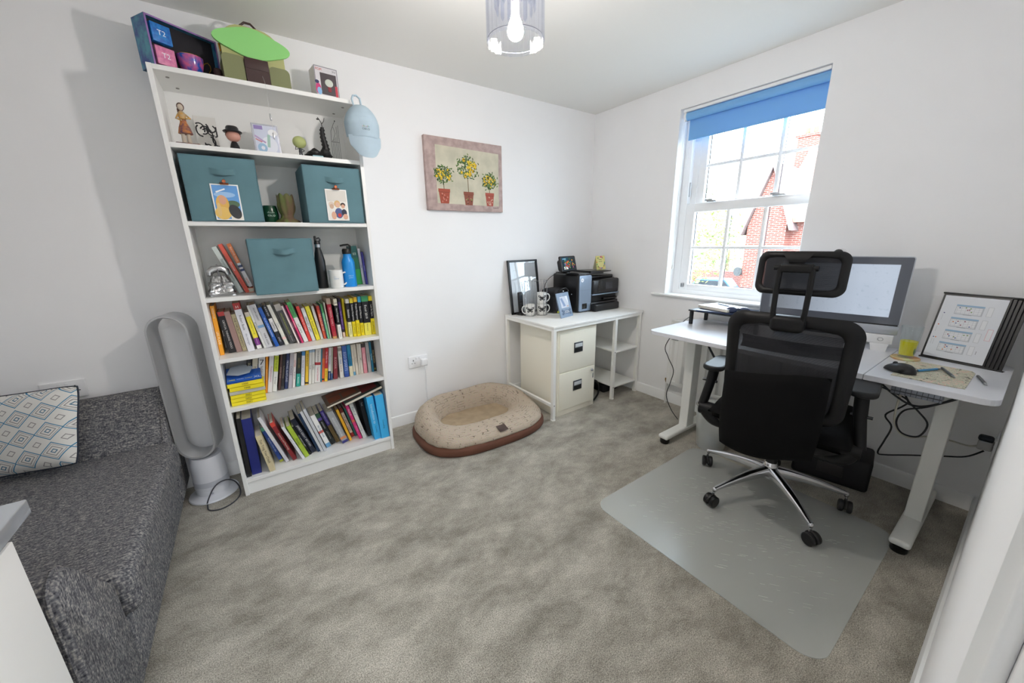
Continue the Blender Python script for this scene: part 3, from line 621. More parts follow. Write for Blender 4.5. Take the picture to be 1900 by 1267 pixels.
text('printed_logo', 'CISCO', .034, .008, C('B8D8C4'), mg, T(.002, -.0362, .036) @ RZ(4) @ FRONT)
lg = MB()
for k, hgt in enumerate((.004, .008, .005, .003, .005, .008, .004)): lg.box(-.014+k*.0048, -.0375, .048, -.0128+k*.0048, -.037, .048+hgt)
lg.build('printed_bars', C('B8D8C4'), mg, smooth=False)
# silver bag
def bagf(base, amp):
    def fn(u, v):
        a = 2*PI*u; z = v; w = .052*(1-.05*v); s = 1/max(abs(math.cos(a)), abs(math.sin(a)))
        s = 1+(s-1)*.8; r = w*s*(1 if v < .92 else (1-v)*12+.04)
        n = mnoise.noise(Vector((math.cos(a)*1.8, math.sin(a)*1.8, v*3+base)))
        n2 = abs(mnoise.noise(Vector((math.cos(a)*3, math.sin(a)*3, v*5+base+4))))
        r *= 1+amp*n-amp*n2
        return Vector((r*math.cos(a), r*math.sin(a)*.85, z*.072))
    return fn
sb = thing('silver_pouch', 'crumpled metallic silver drawstring pouch at the left end of the shelf', 'pouch', (-2.808, -.195, 1.0665), 8)
silver = mat('metallic_silver_fabric', 'C6C7C9', .22, metal=.9, bump=.6, bscale=26)
MB().grid(bagf(2, .28), 48, 16, cu=True).build('pouch_body', silver, sb, ang=22)
MB().grid(lambda u, v: Vector((.034*math.cos(2*PI*u)*(1.1-.3*v)*(1+.12*math.sin(u*2*PI*7)), .030*math.sin(2*PI*u)*(1.1-.3*v), .066+v*.030)), 42, 5, cu=True).build('gathered_neck', mat('striped_lining', '1A1A1C', .5, vcol='D8D8D8', vscale=12, stretch=(9, 9, 1)), sb)
MB().tube([(-.036, -.005, .098), (-.034, 0, .115), (-.018, 0, .128), (.012, 0, .130), (.034, 0, .118), (.038, -.004, .098)], [.011, .015, .017, .017, .015, .011], 12).build('rolled_top', silver, sb, ang=25)
MB().tube([(0, -.026, .095), (-.003, -.018, .12), (0, .0, .148), (.004, .015, .12)], .004, 8).build('drawstring', C('6E6E72'), sb)
# black bottle
bb = thing('water_bottle', 'matt black metal bottle with a sports cap beside the lone cube', 'bottle', (-2.353, -.205, 1.0665))
MB().lathe([(0, 0), (.0255, 0), (.027, .004), (.0275, .10), (.027, .15), (.020, .19), (.0135, .215), (.013, .225), (0, .225)], 30).build('bottle_body', mat('matt_black_metal', '121315', .4), bb)
MB().lathe([(.0142, .222), (.0142, .238), (0, .238)], 24).build('neck_ring', STEEL, bb)
MB().lathe([(0, .238), (.0155, .238), (.0155, .248), (.011, .256), (0, .256)], 24).tube([(.011, 0, .25), (.017, 0, .262), (.011, 0, .272), (0, 0, .268)], .004, 8).rbox(-.013, -.006, .25, -.002, .006, .282, .003).build('cap', BLACKP, bb)
# white mug
def mug(loc, r, h, m, label, grp=None, handle=0, name='mug'):
    t = thing(name, label, 'mug', loc, 0, grp)
    MB().lathe([(0, 0), (r*.86, 0), (r*.93, .004), (r, h*.3), (r, h), (r-.003, h), (r-.004, h*.3), (0, .006)], 32).build('cup', m, t)
    pts = [(r*.96, 0, h*.8), (r*1.45, 0, h*.84), (r*1.72, 0, h*.6), (r*1.6, 0, h*.33), (r*1.2, 0, h*.18), (r*.93, 0, h*.16)]
    sm = []
    for i in range(len(pts)-1):
        pass
    for i in range(len(pts)-1):
        a0, a1, a2, a3 = (Vector(pts[max(i-1, 0)]), Vector(pts[i]), Vector(pts[i+1]), Vector(pts[min(i+2, len(pts)-1)]))
        for k in range(5):
            f = k/5; sm.append(.5*((2*a1)+(a2-a0)*f+(2*a0-5*a1+4*a2-a3)*f*f+(3*a1-a0-3*a2+a3)*f**3))
    sm.append(Vector(pts[-1]))
    MB().tube(sm, .0042, 10, M=RZ(handle)).build('handle', m, t)
    return t
ceramic = mat('white_ceramic', 'E9E9E6', .22)
m1 = mug((-2.287, -.245, 1.0665), .0355, .098, ceramic, 'white mug with pale blue lettering on the bookcase')
text('printed_logo', 'CISCO', .024, .006, C('5E9AC8'), m1, T(-.006, -.0354, .052) @ RZ(-10) @ FRONT)
lg = MB()
for k, hgt in enumerate((.003, .006, .004, .002, .004, .006, .003)): lg.box(-.018+k*.0037, -.0352+.0005*abs(k-3), .060, -.017+k*.0037, -.0347, .060+hgt)
lg.build('printed_bars', C('7CB0D8'), m1, smooth=False)
# blue bottle
b2 = thing('water_bottle', 'bright blue bottle with a black spout lid', 'bottle', (-2.211, -.225, 1.0665))
MB().lathe([(0, 0), (.033, 0), (.0345, .004), (.0345, .135), (.031, .150), (.0225, .165), (.0215, .185), (0, .185)], 32).build('bottle_body', mat('bright_blue_coating', '1E8FE0', .35), b2)
MB().lathe([(0, .183), (.0245, .183), (.0245, .205), (.020, .212), (0, .212)], 28).tube([(.020, 0, .205), (.021, 0, .226), (.010, 0, .234), (-.012, 0, .232), (-.032, 0, .228)], .0052, 8).build('spout_lid', BLACKP, b2)
text('printed_logo', 'CISCO', .026, .007, C('B8E0F8'), b2, T(0, -.0347, .062) @ FRONT); text('printed_logo', 'partner', .026, .006, C('B8E0F8'), b2, T(0, -.0347, .05) @ FRONT)

# ---- figurine shelf
z2 = 1.7335
def lathe_thing(name, label, cat, loc, prof, m, **k):
    o = MB().lathe(prof, 24).build(name, m, None, T(*loc)); return tag(o, label, cat, **k)
fa = thing('figurine', 'slim figurine in a mottled orange dress on a rust coloured base', 'figurine', (-2.815, -.225, z2))
MB().rbox(-.04, -.03, 0, .045, .03, .010, .004).build('figurine_base', mat('rust_glaze', '7A4630', .4, vcol='3A2A3E', vscale=30), fa)
MB().lathe([(0, .01), (.008, .01), (.007, .05), (0, .05)], 14, c=(-.010, 0)).lathe([(0, .01), (.008, .01), (.007, .05), (0, .05)], 14, c=(.008, 0)).build('legs', C('C4B8A6'), fa)
MB().lathe([(0, .048), (.026, .050), (.020, .075), (.012, .095), (.011, .105), (0, .105)], 20).build('patchwork_skirt', mat('patchwork_paint', 'C07A3C', .5, vcol='5A3A5A', vscale=60), fa)
MB().lathe([(0, .104), (.012, .108), (.015, .128), (.007, .140), (0, .14)], 18).tube([(.012, 0, .128), (.026, -.008, .112), (.012, -.018, .108)], .0035, 8).tube([(-.012, 0, .128), (-.022, -.006, .108), (-.004, -.018, .1)], .0035, 8).build('upper_body', mat('upper_paint', 'C99A4E', .5, vcol='A8A08A', vscale=50), fa)
MB().sphere((0, -.002, .155), (.010, .010, .013)).build('head', C('CDBFAE'), fa)
MB().sphere((0, .004, .158), (.013, .011, .016)).lathe([(0, .11), (.009, .115), (.010, .15), (0, .15)], 12, c=(-.004, .01)).build('hair', C('5A3A2C'), fa)
ca = MB().rbox(-.042, -.006, 0, .042, .006, .165, .001).build('art_canvas', C('DDDBD6', .7), None, T(-2.742, -.085, z2) @ RX(-3))
tag(ca, 'small black and white swirl canvas standing behind the rust based figurine', 'canvas')
random.seed(3); sh = []
for k in range(14):
    x, y = random.uniform(-.03, .03), random.uniform(.02, .145)
    for q in range(5):
        a = k*1.3+q*.55; x2, y2 = max(-.038, min(.038, x+.011*math.cos(a))), max(.008, min(.157, y+.014*math.sin(a)))
        sh.append(('1A1A1E', line(x, y, x2, y2, .0058))); x, y = x2, y2
flat('painted_swirls', sh, ca, T(0, -.0062, 0) @ RX(90), step=.00001)
fb = thing('figurine', 'round headed figurine with a black bowler hat and black coat', 'figurine', (-2.643, -.225, z2))
MB().lathe([(0, 0), (.022, 0), (.019, .018), (.013, .034), (.008, .042), (0, .042)], 20).build('coat', mat('black_gloss_paint', '16161A', .3), fb)
MB().sphere((0, -.003, .062), (.028, .024, .024), 24).build('head', mat('vinyl_skin', 'C99484', .4), fb)
MB().sphere((0, .004, .068), (.030, .023, .021), 24).build('hair', C('5A3426'), fb)
MB().lathe([(0, .078), (.036, .078), (.038, .082), (.035, .085), (.026, .084), (.025, .098), (.021, .104), (0, .105)], 26).build('hat', mat('black_gloss_paint', '16161A', .3), fb)
pc = thing('picture_frame', 'small shiny white framed pastel picture in the middle of the figurine shelf', 'picture frame', (-2.507, -.19, z2), 0, None, T(-2.507, -.19, z2) @ RX(-8))
MB().rbox(-.056, 0, 0, .056, .006, .148, .0015).build('frame', mat('mirror_bevel', 'DADCE8', .12, metal=.6), pc)
flat('picture', [('D2D8EA', rect(-.048, .008, .048, .14)), ('E8ECF6', ell(.01, .05, .034, .04)), ('B9A0C8', line(-.048, .09, -.005, .06, .008)), ('D08A90', line(-.046, .075, -.02, .062, .006)), ('9FC0DC', ell(-.022, .035, .02, .022)), ('E4E8F4', ell(-.02, .035, .008, .009)), ('A8C8BE', line(.005, .04, .012, .10, .012)), ('F4F6FA', ell(.03, .11, .02, .016)), ('9A8AC0', rect(-.046, .12, -.01, .138))], pc, T(0, -.0003, 0) @ RX(90), rough=.15)
MB().prism([(0, .002), (.045, .009), (.0, .09)], -.01, .01, M=T(0, .006, 0), axis='x').build('easel_back', C('8A8A90'), pc)
ch = thing('hanging_charm', 'thin thread with silver feather charms hanging from the top of the bookcase', 'charm', (-2.486, -.302, 2.0))
MB().tube([(0, .10, .09), (0, .03, .045), (0, -.002, .022), (0, -.004, 0), (0, -.004, -.1)], .0005, 5).tube([(0, -.004, -.1), (.002, -.004, -.2)], .0005, 5).build('thread', C('C8C8C6'), ch)
for zz, s in ((-.105, 1), (-.185, .9)):
    MB().sphere((0, -.005, zz-.015*s), (.004*s, .0015, .017*s), 10).tube([(-.003, -.005, zz-.002), (.003, -.005, zz-.03)], .0012, 5).build('feather_charm', STEEL, ch)
fd = thing('figurine', 'small figurine with a large pale green ball head and thin grey body', 'figurine', (-2.369, -.22, z2))
MB().sphere((0, 0, .072), (.031, .027, .028), 26).build('head', mat('pale_green_vinyl', 'AFB878', .45), fd)
MB().tube([(-.006, 0, 0), (-.004, 0, .025)], .0035, 8).tube([(.007, 0, 0), (.004, 0, .025)], .0035, 8).lathe([(0, .024), (.009, .024), (.006, .045), (0, .046)], 12).tube([(-.007, 0, .042), (-.022, 0, .036), (-.018, -.004, .054)], .0022, 6).tube([(.007, 0, .042), (.018, 0, .034), (.009, -.004, .028)], .0022, 6).build('body', C('3A3C42'), fd)
tw = thing('rock_ornament', 'black craggy rock ornament with a tall thin tower at the right end', 'ornament', (-2.268, -.20, z2))
rock = mat('black_resin', '131314', .45, bump=.7, bscale=70)
def rockf(cx, rx, ry, h):
    def fn(u, v):
        a = 2*PI*u; k = (1-v**2.2); n = 1+.22*mnoise.noise(Vector((math.cos(a)*3+cx*40, math.sin(a)*3, v*5)))+.08*math.sin(v*22)
        return Vector((cx+rx*k*n*math.cos(a), ry*k*n*math.sin(a), h*v))
    return fn
MB().grid(rockf(-.032, .048, .035, .058), 30, 12, cu=True).grid(rockf(.018, .034, .032, .075), 26, 10, cu=True).build('rock', rock, tw, ang=25)
MB().grid(lambda u, v: Vector((.020+.004*math.sin(v*6)+(.021-.011*v+.0022*math.sin(v*50))*math.cos(2*PI*u), (.020-.011*v)*math.sin(2*PI*u), .02+.14*v)), 16, 40, cu=True).build('tower', rock, tw, ang=25)
mb = MB().tube([(.02, 0, .155), (.018, 0, .18), (.010, 0, .196), (.002, 0, .206)], .0018, 6).tube([(.02, 0, .178), (.030, 0, .19), (.034, 0, .206)], .0014, 6).sphere((.003, 0, .197), (.008, .003, .004), 8)
mb.build('twigs', rock, tw)
MB().rbox(-.05, -.037, .004, .0, -.032, .016, .002).build('pale_ledge', C('9CC4CC'), tw)
wf = MB()
for k in range(6):
    x = -.020+k*.008; wf.tube([(x, 0, 0), (x, 0, .10+.035*(k/5)**1.0+(.045 if k > 3 else .0))], .0007, 5)
for z in (.012, .098): wf.tube([(-.021, 0, z), (.021, 0, z)], .0008, 5)
wf.tube([(-.020, 0, .098), (-.016, 0, .15), (0, 0, .185), (.008, 0, .198)], .0009, 5).tube([(-.012, 0, .1), (.004, 0, .14), (-.004, 0, .17)], .0007, 5).sphere((.008, 0, .2), .003, 8)
tag(wf.build('wire_gate', BLACKP, None, T(-2.192, -.20, z2)), 'little black wire gate standing at the right end of the figurine shelf', 'ornament')

# ---- on top
zt = 2.0195
gb = thing('gift_box', 'open patterned gift box with dark lining on top of the bookcase', 'gift box', (-2.865, -.262, zt), 31)
navy = mat('night_sky_print', '2A4A8C', .4, vcol='4E9AAE', vscale=22); pur = C('6A4A86')
bw, bh, bd = .262, .188, .095
mb = MB().box(0, .001, 0, .003, bd, bh, 0).box(bw-.003, .001, 0, bw, bd, bh, 0).box(0, .001, 0, bw, bd, .003, 0).box(0, .001, bh-.003, bw, bd, bh, 0).box(0, bd-.003, 0, bw, bd, bh, 0)
mb.build('box_shell', navy, gb, smooth=False)
mb = MB().box(0, 0, 0, .006, .0015, bh).box(bw-.006, 0, 0, bw, .0015, bh).box(0, 0, 0, bw, .0015, .006).box(0, 0, bh-.006, bw, .0015, bh)
mb.build('rim', C('8E6AA8'), gb, smooth=False)
MB().box(.004, .03, .004, bw-.004, bd-.004, bh-.004).build('inner_tray', C('14121C', .7), gb, smooth=False)
def local(parent, M): return MLOC[parent.name] @ M
for nm, z0, c, l in (('tea_caddy', .100, '1F5FB4', 'blue tea caddy box in the upper left of the gift box'), ('tea_caddy', .018, 'E08AAE', 'pink tea caddy box in the lower left of the gift box')):
    M = local(gb, T(.016, .002, z0)); o = MB().rbox(0, 0, 0, .068, .03, .068, .002).build(nm, mat('caddy_'+c, c, .35, vcol=('2A86D0' if c[0] == '1' else 'C86A98'), vscale=60), None, M)
    tag(o, l, 'box', 'tea caddies in the gift box')
    text('printed_name', 'T2', .028, .02, C('F0F2F8'), o, T(.034, -.0004, .036) @ FRONT)
cp = thing('tea_cup', 'colourful painted cup with a thin gold handle inside the gift box', 'cup', M=local(gb, T(.145, .012, .008)))
prof = [(.016, 0), (.024, .004), (.036, .022), (.044, .05), (.047, .078)]
MB().lathe([(0, 0)]+prof+[(.045, .078), (.040, .05), (0, .02)], 32).build('cup', mat('cup_painting', '2250A8', .2, vcol='C85A8A', vscale=34), cp)
MB().tube([(.043, 0, .045), (.055, 0, .072), (.070, 0, .082), (.080, 0, .074), (.080, 0, .058), (.066, 0, .036), (.038, 0, .012)], .0018, 8).lathe([(.0465, .077), (.0475, .079), (.0455, .079)], 32).build('gold_trim', mat('gold_trim', 'D9A441', .2, metal=1), cp)
# backpack
bp = thing('mini_backpack', 'small olive backpack with bright green flap and brown pocket on the bookcase', 'backpack', (-2.507, -.17, zt), 4)
olive = mat('olive_faux_leather', '7C8058', .55, bump=.15, bscale=300); brown = mat('dark_brown_faux_leather', '3B2320', .5, bump=.15, bscale=300)
lime = mat('light_green_faux_leather', '8FD47C', .45); pale = mat('pale_olive', 'B4B47A', .55)
def roundrect(x0, z0, x1, z1, r, n=6, rt=None):
    rt = rt or r; P = []
    for cx, cz, a0, rr in ((x1-r, z0+r, -90, r), (x1-rt, z1-rt, 0, rt), (x0+rt, z1-rt, 90, rt), (x0+r, z0+r, 180, r)):
        P += [(cx+rr*math.cos(R(a0+90*i/n)), cz+rr*math.sin(R(a0+90*i/n))) for i in range(n+1)]
    return P
MB().prism(roundrect(-.122, 0, .122, .245, .02, rt=.09), -.045, .045).build('backpack_body', pale, bp)
MB().prism(roundrect(-.130, 0, -.048, .115, .02), -.062, .04).build('side_wrap', olive, bp)
MB().prism(roundrect(.05, 0, .135, .10, .02), -.062, .04).build('side_wrap', olive, bp)
MB().prism(roundrect(-.046, 0, .048, .112, .006), -.068, .02).rbox(-.046, -.0695, .07, .048, -.067, .114, .001).build('front_pocket', brown, bp)
lens = [(.155*math.cos(2*PI*i/40)*(1 if abs(math.cos(2*PI*i/40)) < .55 else .97), .176+(.046+.016*math.exp(-(math.cos(2*PI*i/40)*2.2)**2))*math.sin(2*PI*i/40)) for i in range(40)]
MB().prism(lens, -.058, -.046).build('flap', lime, bp)
MB().tube([(-.03, 0, .236), (-.03, 0, .262), (-.012, 0, .278), (.012, 0, .278), (.03, 0, .262), (.03, 0, .236)], .0048, 10).build('carry_handle', brown, bp)
MB().rbox(-.162, -.01, 0, -.132, .03, .065, .01).build('shoulder_strap', brown, bp)
MB().cyl((-.124, -.02, .13), (-.126, -.02, .16), .004).build('zip_pull', mat('gold_trim', 'D9A441', .2, metal=1), bp)
# boxed collectible
px_ = thing('collectible_box', 'window box with a small toy inside at the right on top of the bookcase', 'toy box', (-2.253, -.205, zt), 6)
MB().rbox(0, 0, 0, .112, .088, .158, .001).build('carton', mat('carton_print', 'D8D4D6', .35), px_)
flat('printed_panel', [('8A8890', rect(.0, .0, .112, .158)), ('D5D2D6', rect(.004, .004, .108, .154)), ('4A4246', rect(.026, .032, .104, .13)), ('C23A4A', rect(.094, .03, .106, .08)), ('C63A78', ell(.012, .055, .013, .026)), ('8AB8E0', ell(.016, .045, .011, .017)), ('2A2E5A', ell(.008, .085, .010, .008)), ('1C1C20', rect(.045, .012, .108, .028))], px_, T(0, -.0004, 0) @ RX(90), rough=.3)
MB().sphere((.066, -.001, .088), (.02, .003, .018), 18).build('toy_head', C('C8CFC4'), px_)
MB().rbox(.058, -.003, .048, .074, 0, .07, .002).build('toy_body', C('8A2A34'), px_)
text('box_lettering', 'DAPPER SALLY', .056, .010, C('E8E8EA'), px_, T(.0765, -.0017, .020) @ FRONT); text('box_lettering', '313', .016, .010, C('2A2A2E'), px_, T(.095, -.0017, .144) @ FRONT)
text('box_lettering', 'POP!', .03, .012, C('C84A4A'), px_, T(.022, -.0017, .143) @ FRONT); text('side_lettering', 'DAPPER SALLY', .13, .02, C('3A3A40'), px_, T(.1125, .045, .08) @ RZ(90) @ RX(90) @ RZ(-90))

# ---- baseball cap hanging on the corner
cpm = mat('pale_blue_cotton', 'AEC2CF', .85, bump=.2, bscale=600, var=.06, vscale=14)
cap_ = thing('baseball_cap', 'pale blue baseball cap hanging from the top right corner of the bookcase', 'cap', (-2.080, -.315, 1.90))
def crown(u, v):
    a = PI*(u)              # left to right over the front bulge
    h = v*2-1               # -1 bottom .. 1 top
    w = math.sqrt(max(0, 1-max(0, h)**1.5))*(1+.0*h); w = w if h > 0 else 1-.06*h*h
    crease = -.010*math.exp(-((h-.15)/.12)**2)*math.sin(a)
    return Vector((-.086*w*math.cos(a), -(.010+.078*math.sin(a)*w+crease), .085*h*(1.12 if h > 0 else .8)))
mb = MB().grid(crown, 28, 22).grid(lambda u, v: crown(u, v)*.965, 28, 22)
mb.build('crown', cpm, cap_, ang=60)
def visor(u, v):
    a = (u-.5)*2; ww = .080*(1-.18*v*v); e = math.sqrt(max(0, 1-(a*v)**2*.6))
    return Vector((a*ww, -(.034+.046*math.cos(a*1.35))-.010*v, -.060-.108*v*math.sqrt(max(.0, 1-(abs(a)**2.6)*.75*v))))
MB().grid(visor, 22, 12).grid(lambda u, v: visor(u, v)+Vector((0, .003, .0)), 22, 12).build('visor', cpm, cap_, ang=60)
MB().tube([(-.030, -.012, .082), (-.034, -.006, .115), (-.026, 0, .134), (-.010, 0, .138), (.006, -.002, .125), (.008, -.012, .082)], .005, 8).build('back_strap', cpm, cap_)
text('embroidered_logo', 'CISCO', .036, .009, C('2A3A4C'), cap_, T(-.002, -.0885, -.035) @ RX(4) @ FRONT)
lg = MB(); cc = ('D05A5A', '5A9A5A', 'D0A03A', '5A7AC8', 'D05A5A', '5A9A5A', '3A6AA8')
for k, hgt in enumerate((.004, .008, .005, .003, .005, .008, .004)): lg.box(-.018+k*.0052, -.0895, -.026, -.016+k*.0052, -.0888, -.026+hgt, k)
lg.build('embroidered_bars', [C(c) for c in cc], cap_, smooth=False)

# ================================================================== WALL PICTURE, SOCKETS
cv = thing('canvas_picture', 'canvas picture of three potted lemon trees on the wall', 'canvas', (-1.615, -.031, 1.520))
cream = mat('canvas_cream', 'CFC9B4', .8, bump=.15, bscale=400, vcol='BDB9A4', vscale=9); mauve = mat('canvas_mauve', 'BFA9A4', .8, bump=.2, bscale=300, vcol='A8938E', vscale=22)
CW, CH = .607, .463
MB().rbox(0, 0, 0, CW, .030, CH, .002, 2).build('stretched_canvas', mauve, cv)
MB().add([(x, -.0003, z) for x, z in ((.07, .045), (CW-.035, .04), (CW-.03, CH-.06), (.075, CH-.05))], [(0, 1, 2, 3)]).build('painted_ground', cream, cv, smooth=False)
random.seed(11); sh = []
def lemon_tree(cx, base, trunk_top, rad, potw, poth, potc, lattice):
    sh.append(('7A6A50', line(cx, base+poth-.004, cx-.003, trunk_top, .006)))
    for k in range(150):
        a = random.uniform(0, 2*PI); rr = rad*math.sqrt(random.uniform(0, 1))*(1.0 if random.random() < .9 else 1.25)
        x, y = cx+rr*math.cos(a)*1.0, trunk_top+rad*.75+rr*math.sin(a)*.86
        sh.append((random.choice(['3E5A30', '4F6E38', '2C4426', '6E8448', '5E7A3C']), ell(x, y, .0085, .0035, 8, random.uniform(0, 180))))
    for k in range(26):
        a = random.uniform(0, 2*PI); rr = rad*.85*math.sqrt(random.uniform(0, 1)); s = rad*.115*random.uniform(.8, 1.2)
        x, y = cx+rr*math.cos(a), trunk_top+rad*.7+rr*math.sin(a)*.8
        sh.append(('B8922A', ell(x+.001, y-.0012, s, s*1.15, 12))); sh.append((random.choice(['E0BE2E', 'E8CC3C', 'D4AE28']), ell(x, y, s*.88, s*1.02, 12)))
    for k in range(30):
        a = random.uniform(0, 2*PI); rr = rad*random.uniform(.2, 1)
        sh.append((random.choice(['3E5A30', '4F6E38', '2C4426']), ell(cx+rr*math.cos(a), trunk_top+rad*.75+rr*math.sin(a)*.86, .009, .0032, 8, random.uniform(0, 180))))
    w = potw/2
    sh.append((potc, [(cx-w*.72, base), (cx+w*.72, base), (cx+w*.95, base+poth*.82), (cx-w*.95, base+poth*.82)]))
    sh.append((potc, rect(cx-w, base+poth*.78, cx+w, base+poth)))
    sh.append(('7A3A2C', rect(cx-w*.93, base+poth*.76, cx+w*.93, base+poth*.79)))
    for k in range(10):
        x = cx+random.uniform(-.6, .6)*w; y = base+random.uniform(.08, .7)*poth
        sh.append((random.choice(lattice), ell(x, y, .006, .004, 8, random.uniform(0, 180))))
TR = []
sh = []; lemon_tree(.125, .045, .185, .065, .088, .095, 'A2503E', ['C88070', '7E3A2E', 'D09080'])
TR.append(sh); sh = []; lemon_tree(.315, .040, .225, .086, .082, .090, '8A5242', ['7A8A4A', '5E4038', 'B08070'])
TR.append(sh); sh = []; lemon_tree(.492, .040, .165, .062, .076, .092, 'A85648', ['D8A898', '80402E', 'C8B8A0'])
TR.append(sh)
for sh in TR: flat('painted_tree', sh, cv, T(0, -.0006, 0) @ RX(90), step=.0000015, rough=.8)
text('signature', 'Helen Kr', .05, .012, C('4A4440'), cv, T(.545, -.0012, .028) @ FRONT)

plw = mat('white_plastic', 'ECECEE', .3)
def socket(name, M, label, plug=None):
    t = thing(name, label, 'wall socket', M=M)
    MB().rbox(-.073, -.009, -.043, .073, 0, .043, .003).build('face_plate', plw, t)
    for cx in (-.037, .037):
        MB().box(cx-.0025, -.0095, .008, cx+.0025, -.0088, .018).box(cx-.014, -.0095, -.010, cx-.007, -.0088, -.006).box(cx+.007, -.0095, -.010, cx+.014, -.0088, -.006).build('socket_outlet', C('26262A'), t, smooth=False)
    for cx in (-.012, .012): MB().rbox(cx-.006, -.0115, .018, cx+.006, -.008, .034, .002).build('rocker_switch', plw, t)
    return t
socket('wall_socket', T(-1.7685, -.0005, .464), 'white double wall socket above the dog bed')
pg = thing('power_plug', 'white plug with a white lead in the socket above the dog bed', 'plug', (-1.731, -.0105, .460))
MB().rbox(-.024, -.034, -.026, .024, 0, .024, .007).build('plug_body', plw, pg)
MB().tube([(0, -.022, -.024), (.004, -.024, -.08), (.006, -.012, -.22), (.008, -.010, -.36), (.008, -.012, -.44)], .0035, 8).build('lead', plw, pg)
socket('wall_socket', T(-3.478, -.0005, .665), 'pale double wall socket beside the diamond cushion above the sofa arm')

# ================================================================== SOFA
def sofa_fabric():
    m = bpy.data.materials.new('charcoal_tweed'); m.use_nodes = True; nt = m.node_tree; N = nt.nodes; L = nt.links; b = N['Principled BSDF']
    b.inputs['Roughness'].default_value = .9; b.inputs['Specular IOR Level'].default_value = .15
    tc = N.new('ShaderNodeTexCoord'); fac = []
    for s in ((30, 125, 125), (125, 125, 34)):
        mp = N.new('ShaderNodeMapping'); mp.inputs['Scale'].default_value = s; L.new(tc.outputs['Object'], mp.inputs[0])
        n = N.new('ShaderNodeTexNoise'); n.inputs['Scale'].default_value = 1.6; n.inputs['Detail'].default_value = 3; L.new(mp.outputs[0], n.inputs['Vector']); fac.append(n.outputs['Fac'])
    ad = N.new('ShaderNodeMath'); ad.operation = 'ADD'; L.new(fac[0], ad.inputs[0]); L.new(fac[1], ad.inputs[1])
    cr = N.new('ShaderNodeValToRGB'); e = cr.color_ramp.elements; e[0].position = .33; e[0].color = lin('2F3036'); e[1].position = .67; e[1].color = lin('A8A49D')
    k = e.new(.50); k.color = lin('66666A')
    hf = N.new('ShaderNodeMath'); hf.operation = 'MULTIPLY'; hf.inputs[1].default_value = .5; L.new(ad.outputs[0], hf.inputs[0]); L.new(hf.outputs[0], cr.inputs[0]); L.new(cr.outputs[0], b.inputs['Base Color'])
    bp_ = N.new('ShaderNodeBump'); bp_.inputs['Strength'].default_value = .5; bp_.inputs['Distance'].default_value = .003; L.new(hf.outputs[0], bp_.inputs['Height']); L.new(bp_.outputs[0], b.inputs['Normal'])
    return m
tweed = sofa_fabric(); pipe = C('2E3036', .9)
so_ = thing('sofa', 'charcoal tweed sofa with sloping arms along the left wall', 'sofa', (0, 0, 0))
def arm_prof(mirror):
    pts = [(-.030, .06), (-.030, .575), (-.038, .605), (-.058, .622), (-.085, .628), (-.112, .618), (-.150, .575), (-.215, .490), (-.272, .428), (-.290, .40), (-.292, .06)]
    if mirror: pts = [(-1.520-y, z) for y, z in pts]
    return pts
for mir in (False, True):
    mb = MB(); P = arm_prof(mir); c = (sum(p[0] for p in P)/len(P), sum(p[1] for p in P)/len(P))
    st = [(-4.0, 1), (-3.17, 1), (-3.15, .995), (-3.138, .975), (-3.132, .94)]
    n = len(P); vs = []; fs = []
    for x, s in st: vs += [(x, c[0]+(y-c[0])*s, c[1]+(z-c[1])*s) for y, z in P]
    for j in range(len(st)-1): fs += [(j*n+i, j*n+(i+1) % n, (j+1)*n+(i+1) % n, (j+1)*n+i) for i in range(n)]
    fs += [tuple(range(n)), tuple(range((len(st)-1)*n, len(st)*n))]
    mb.add(vs, fs); o = mb.build('arm', tweed, so_, ang=50)
    MB().tube([(-3.146, y, z) for y, z in P[0:]], .0045, 6).build('piping', tweed, o)
MB().rbox(-4.0, -1.225, .06, -3.134, -.295, .275, .02).build('seat_base', tweed, so_)
def seatf(u, v):
    x = -3.80+u*.672; y = -.297-v*.926
    return x, y
mb = MB().rbox(-3.82, -1.222, .272, -3.098, -.298, .420, .035, 6)
for i, p in enumerate(mb.v):
    if p.z > .36: p.z += .012*max(0, 1-((p.y+.76)/.46)**2)*max(0, 1-((p.x+3.47)/.35)**2)
mb.build('seat_cushion', tweed, so_, ang=60)
MB().tube([(-3.80, -.31, .405), (-3.140, -.31, .408), (-3.112, -.33, .405), (-3.108, -1.19, .405), (-3.140, -1.21, .405), (-3.80, -1.21, .402)], .0045, 6).build('piping', tweed, so_)
MB().rbox(-4.03, -1.50, .06, -3.80, -.03, .84, .05, 5).build('backrest', tweed, so_)
for x in (-3.95, -3.22):
    for y in (-.08, -1.44): MB().cyl((x, y, 0), (x, y, .062), .018, .024).build('leg', C('1A1715'), so_)
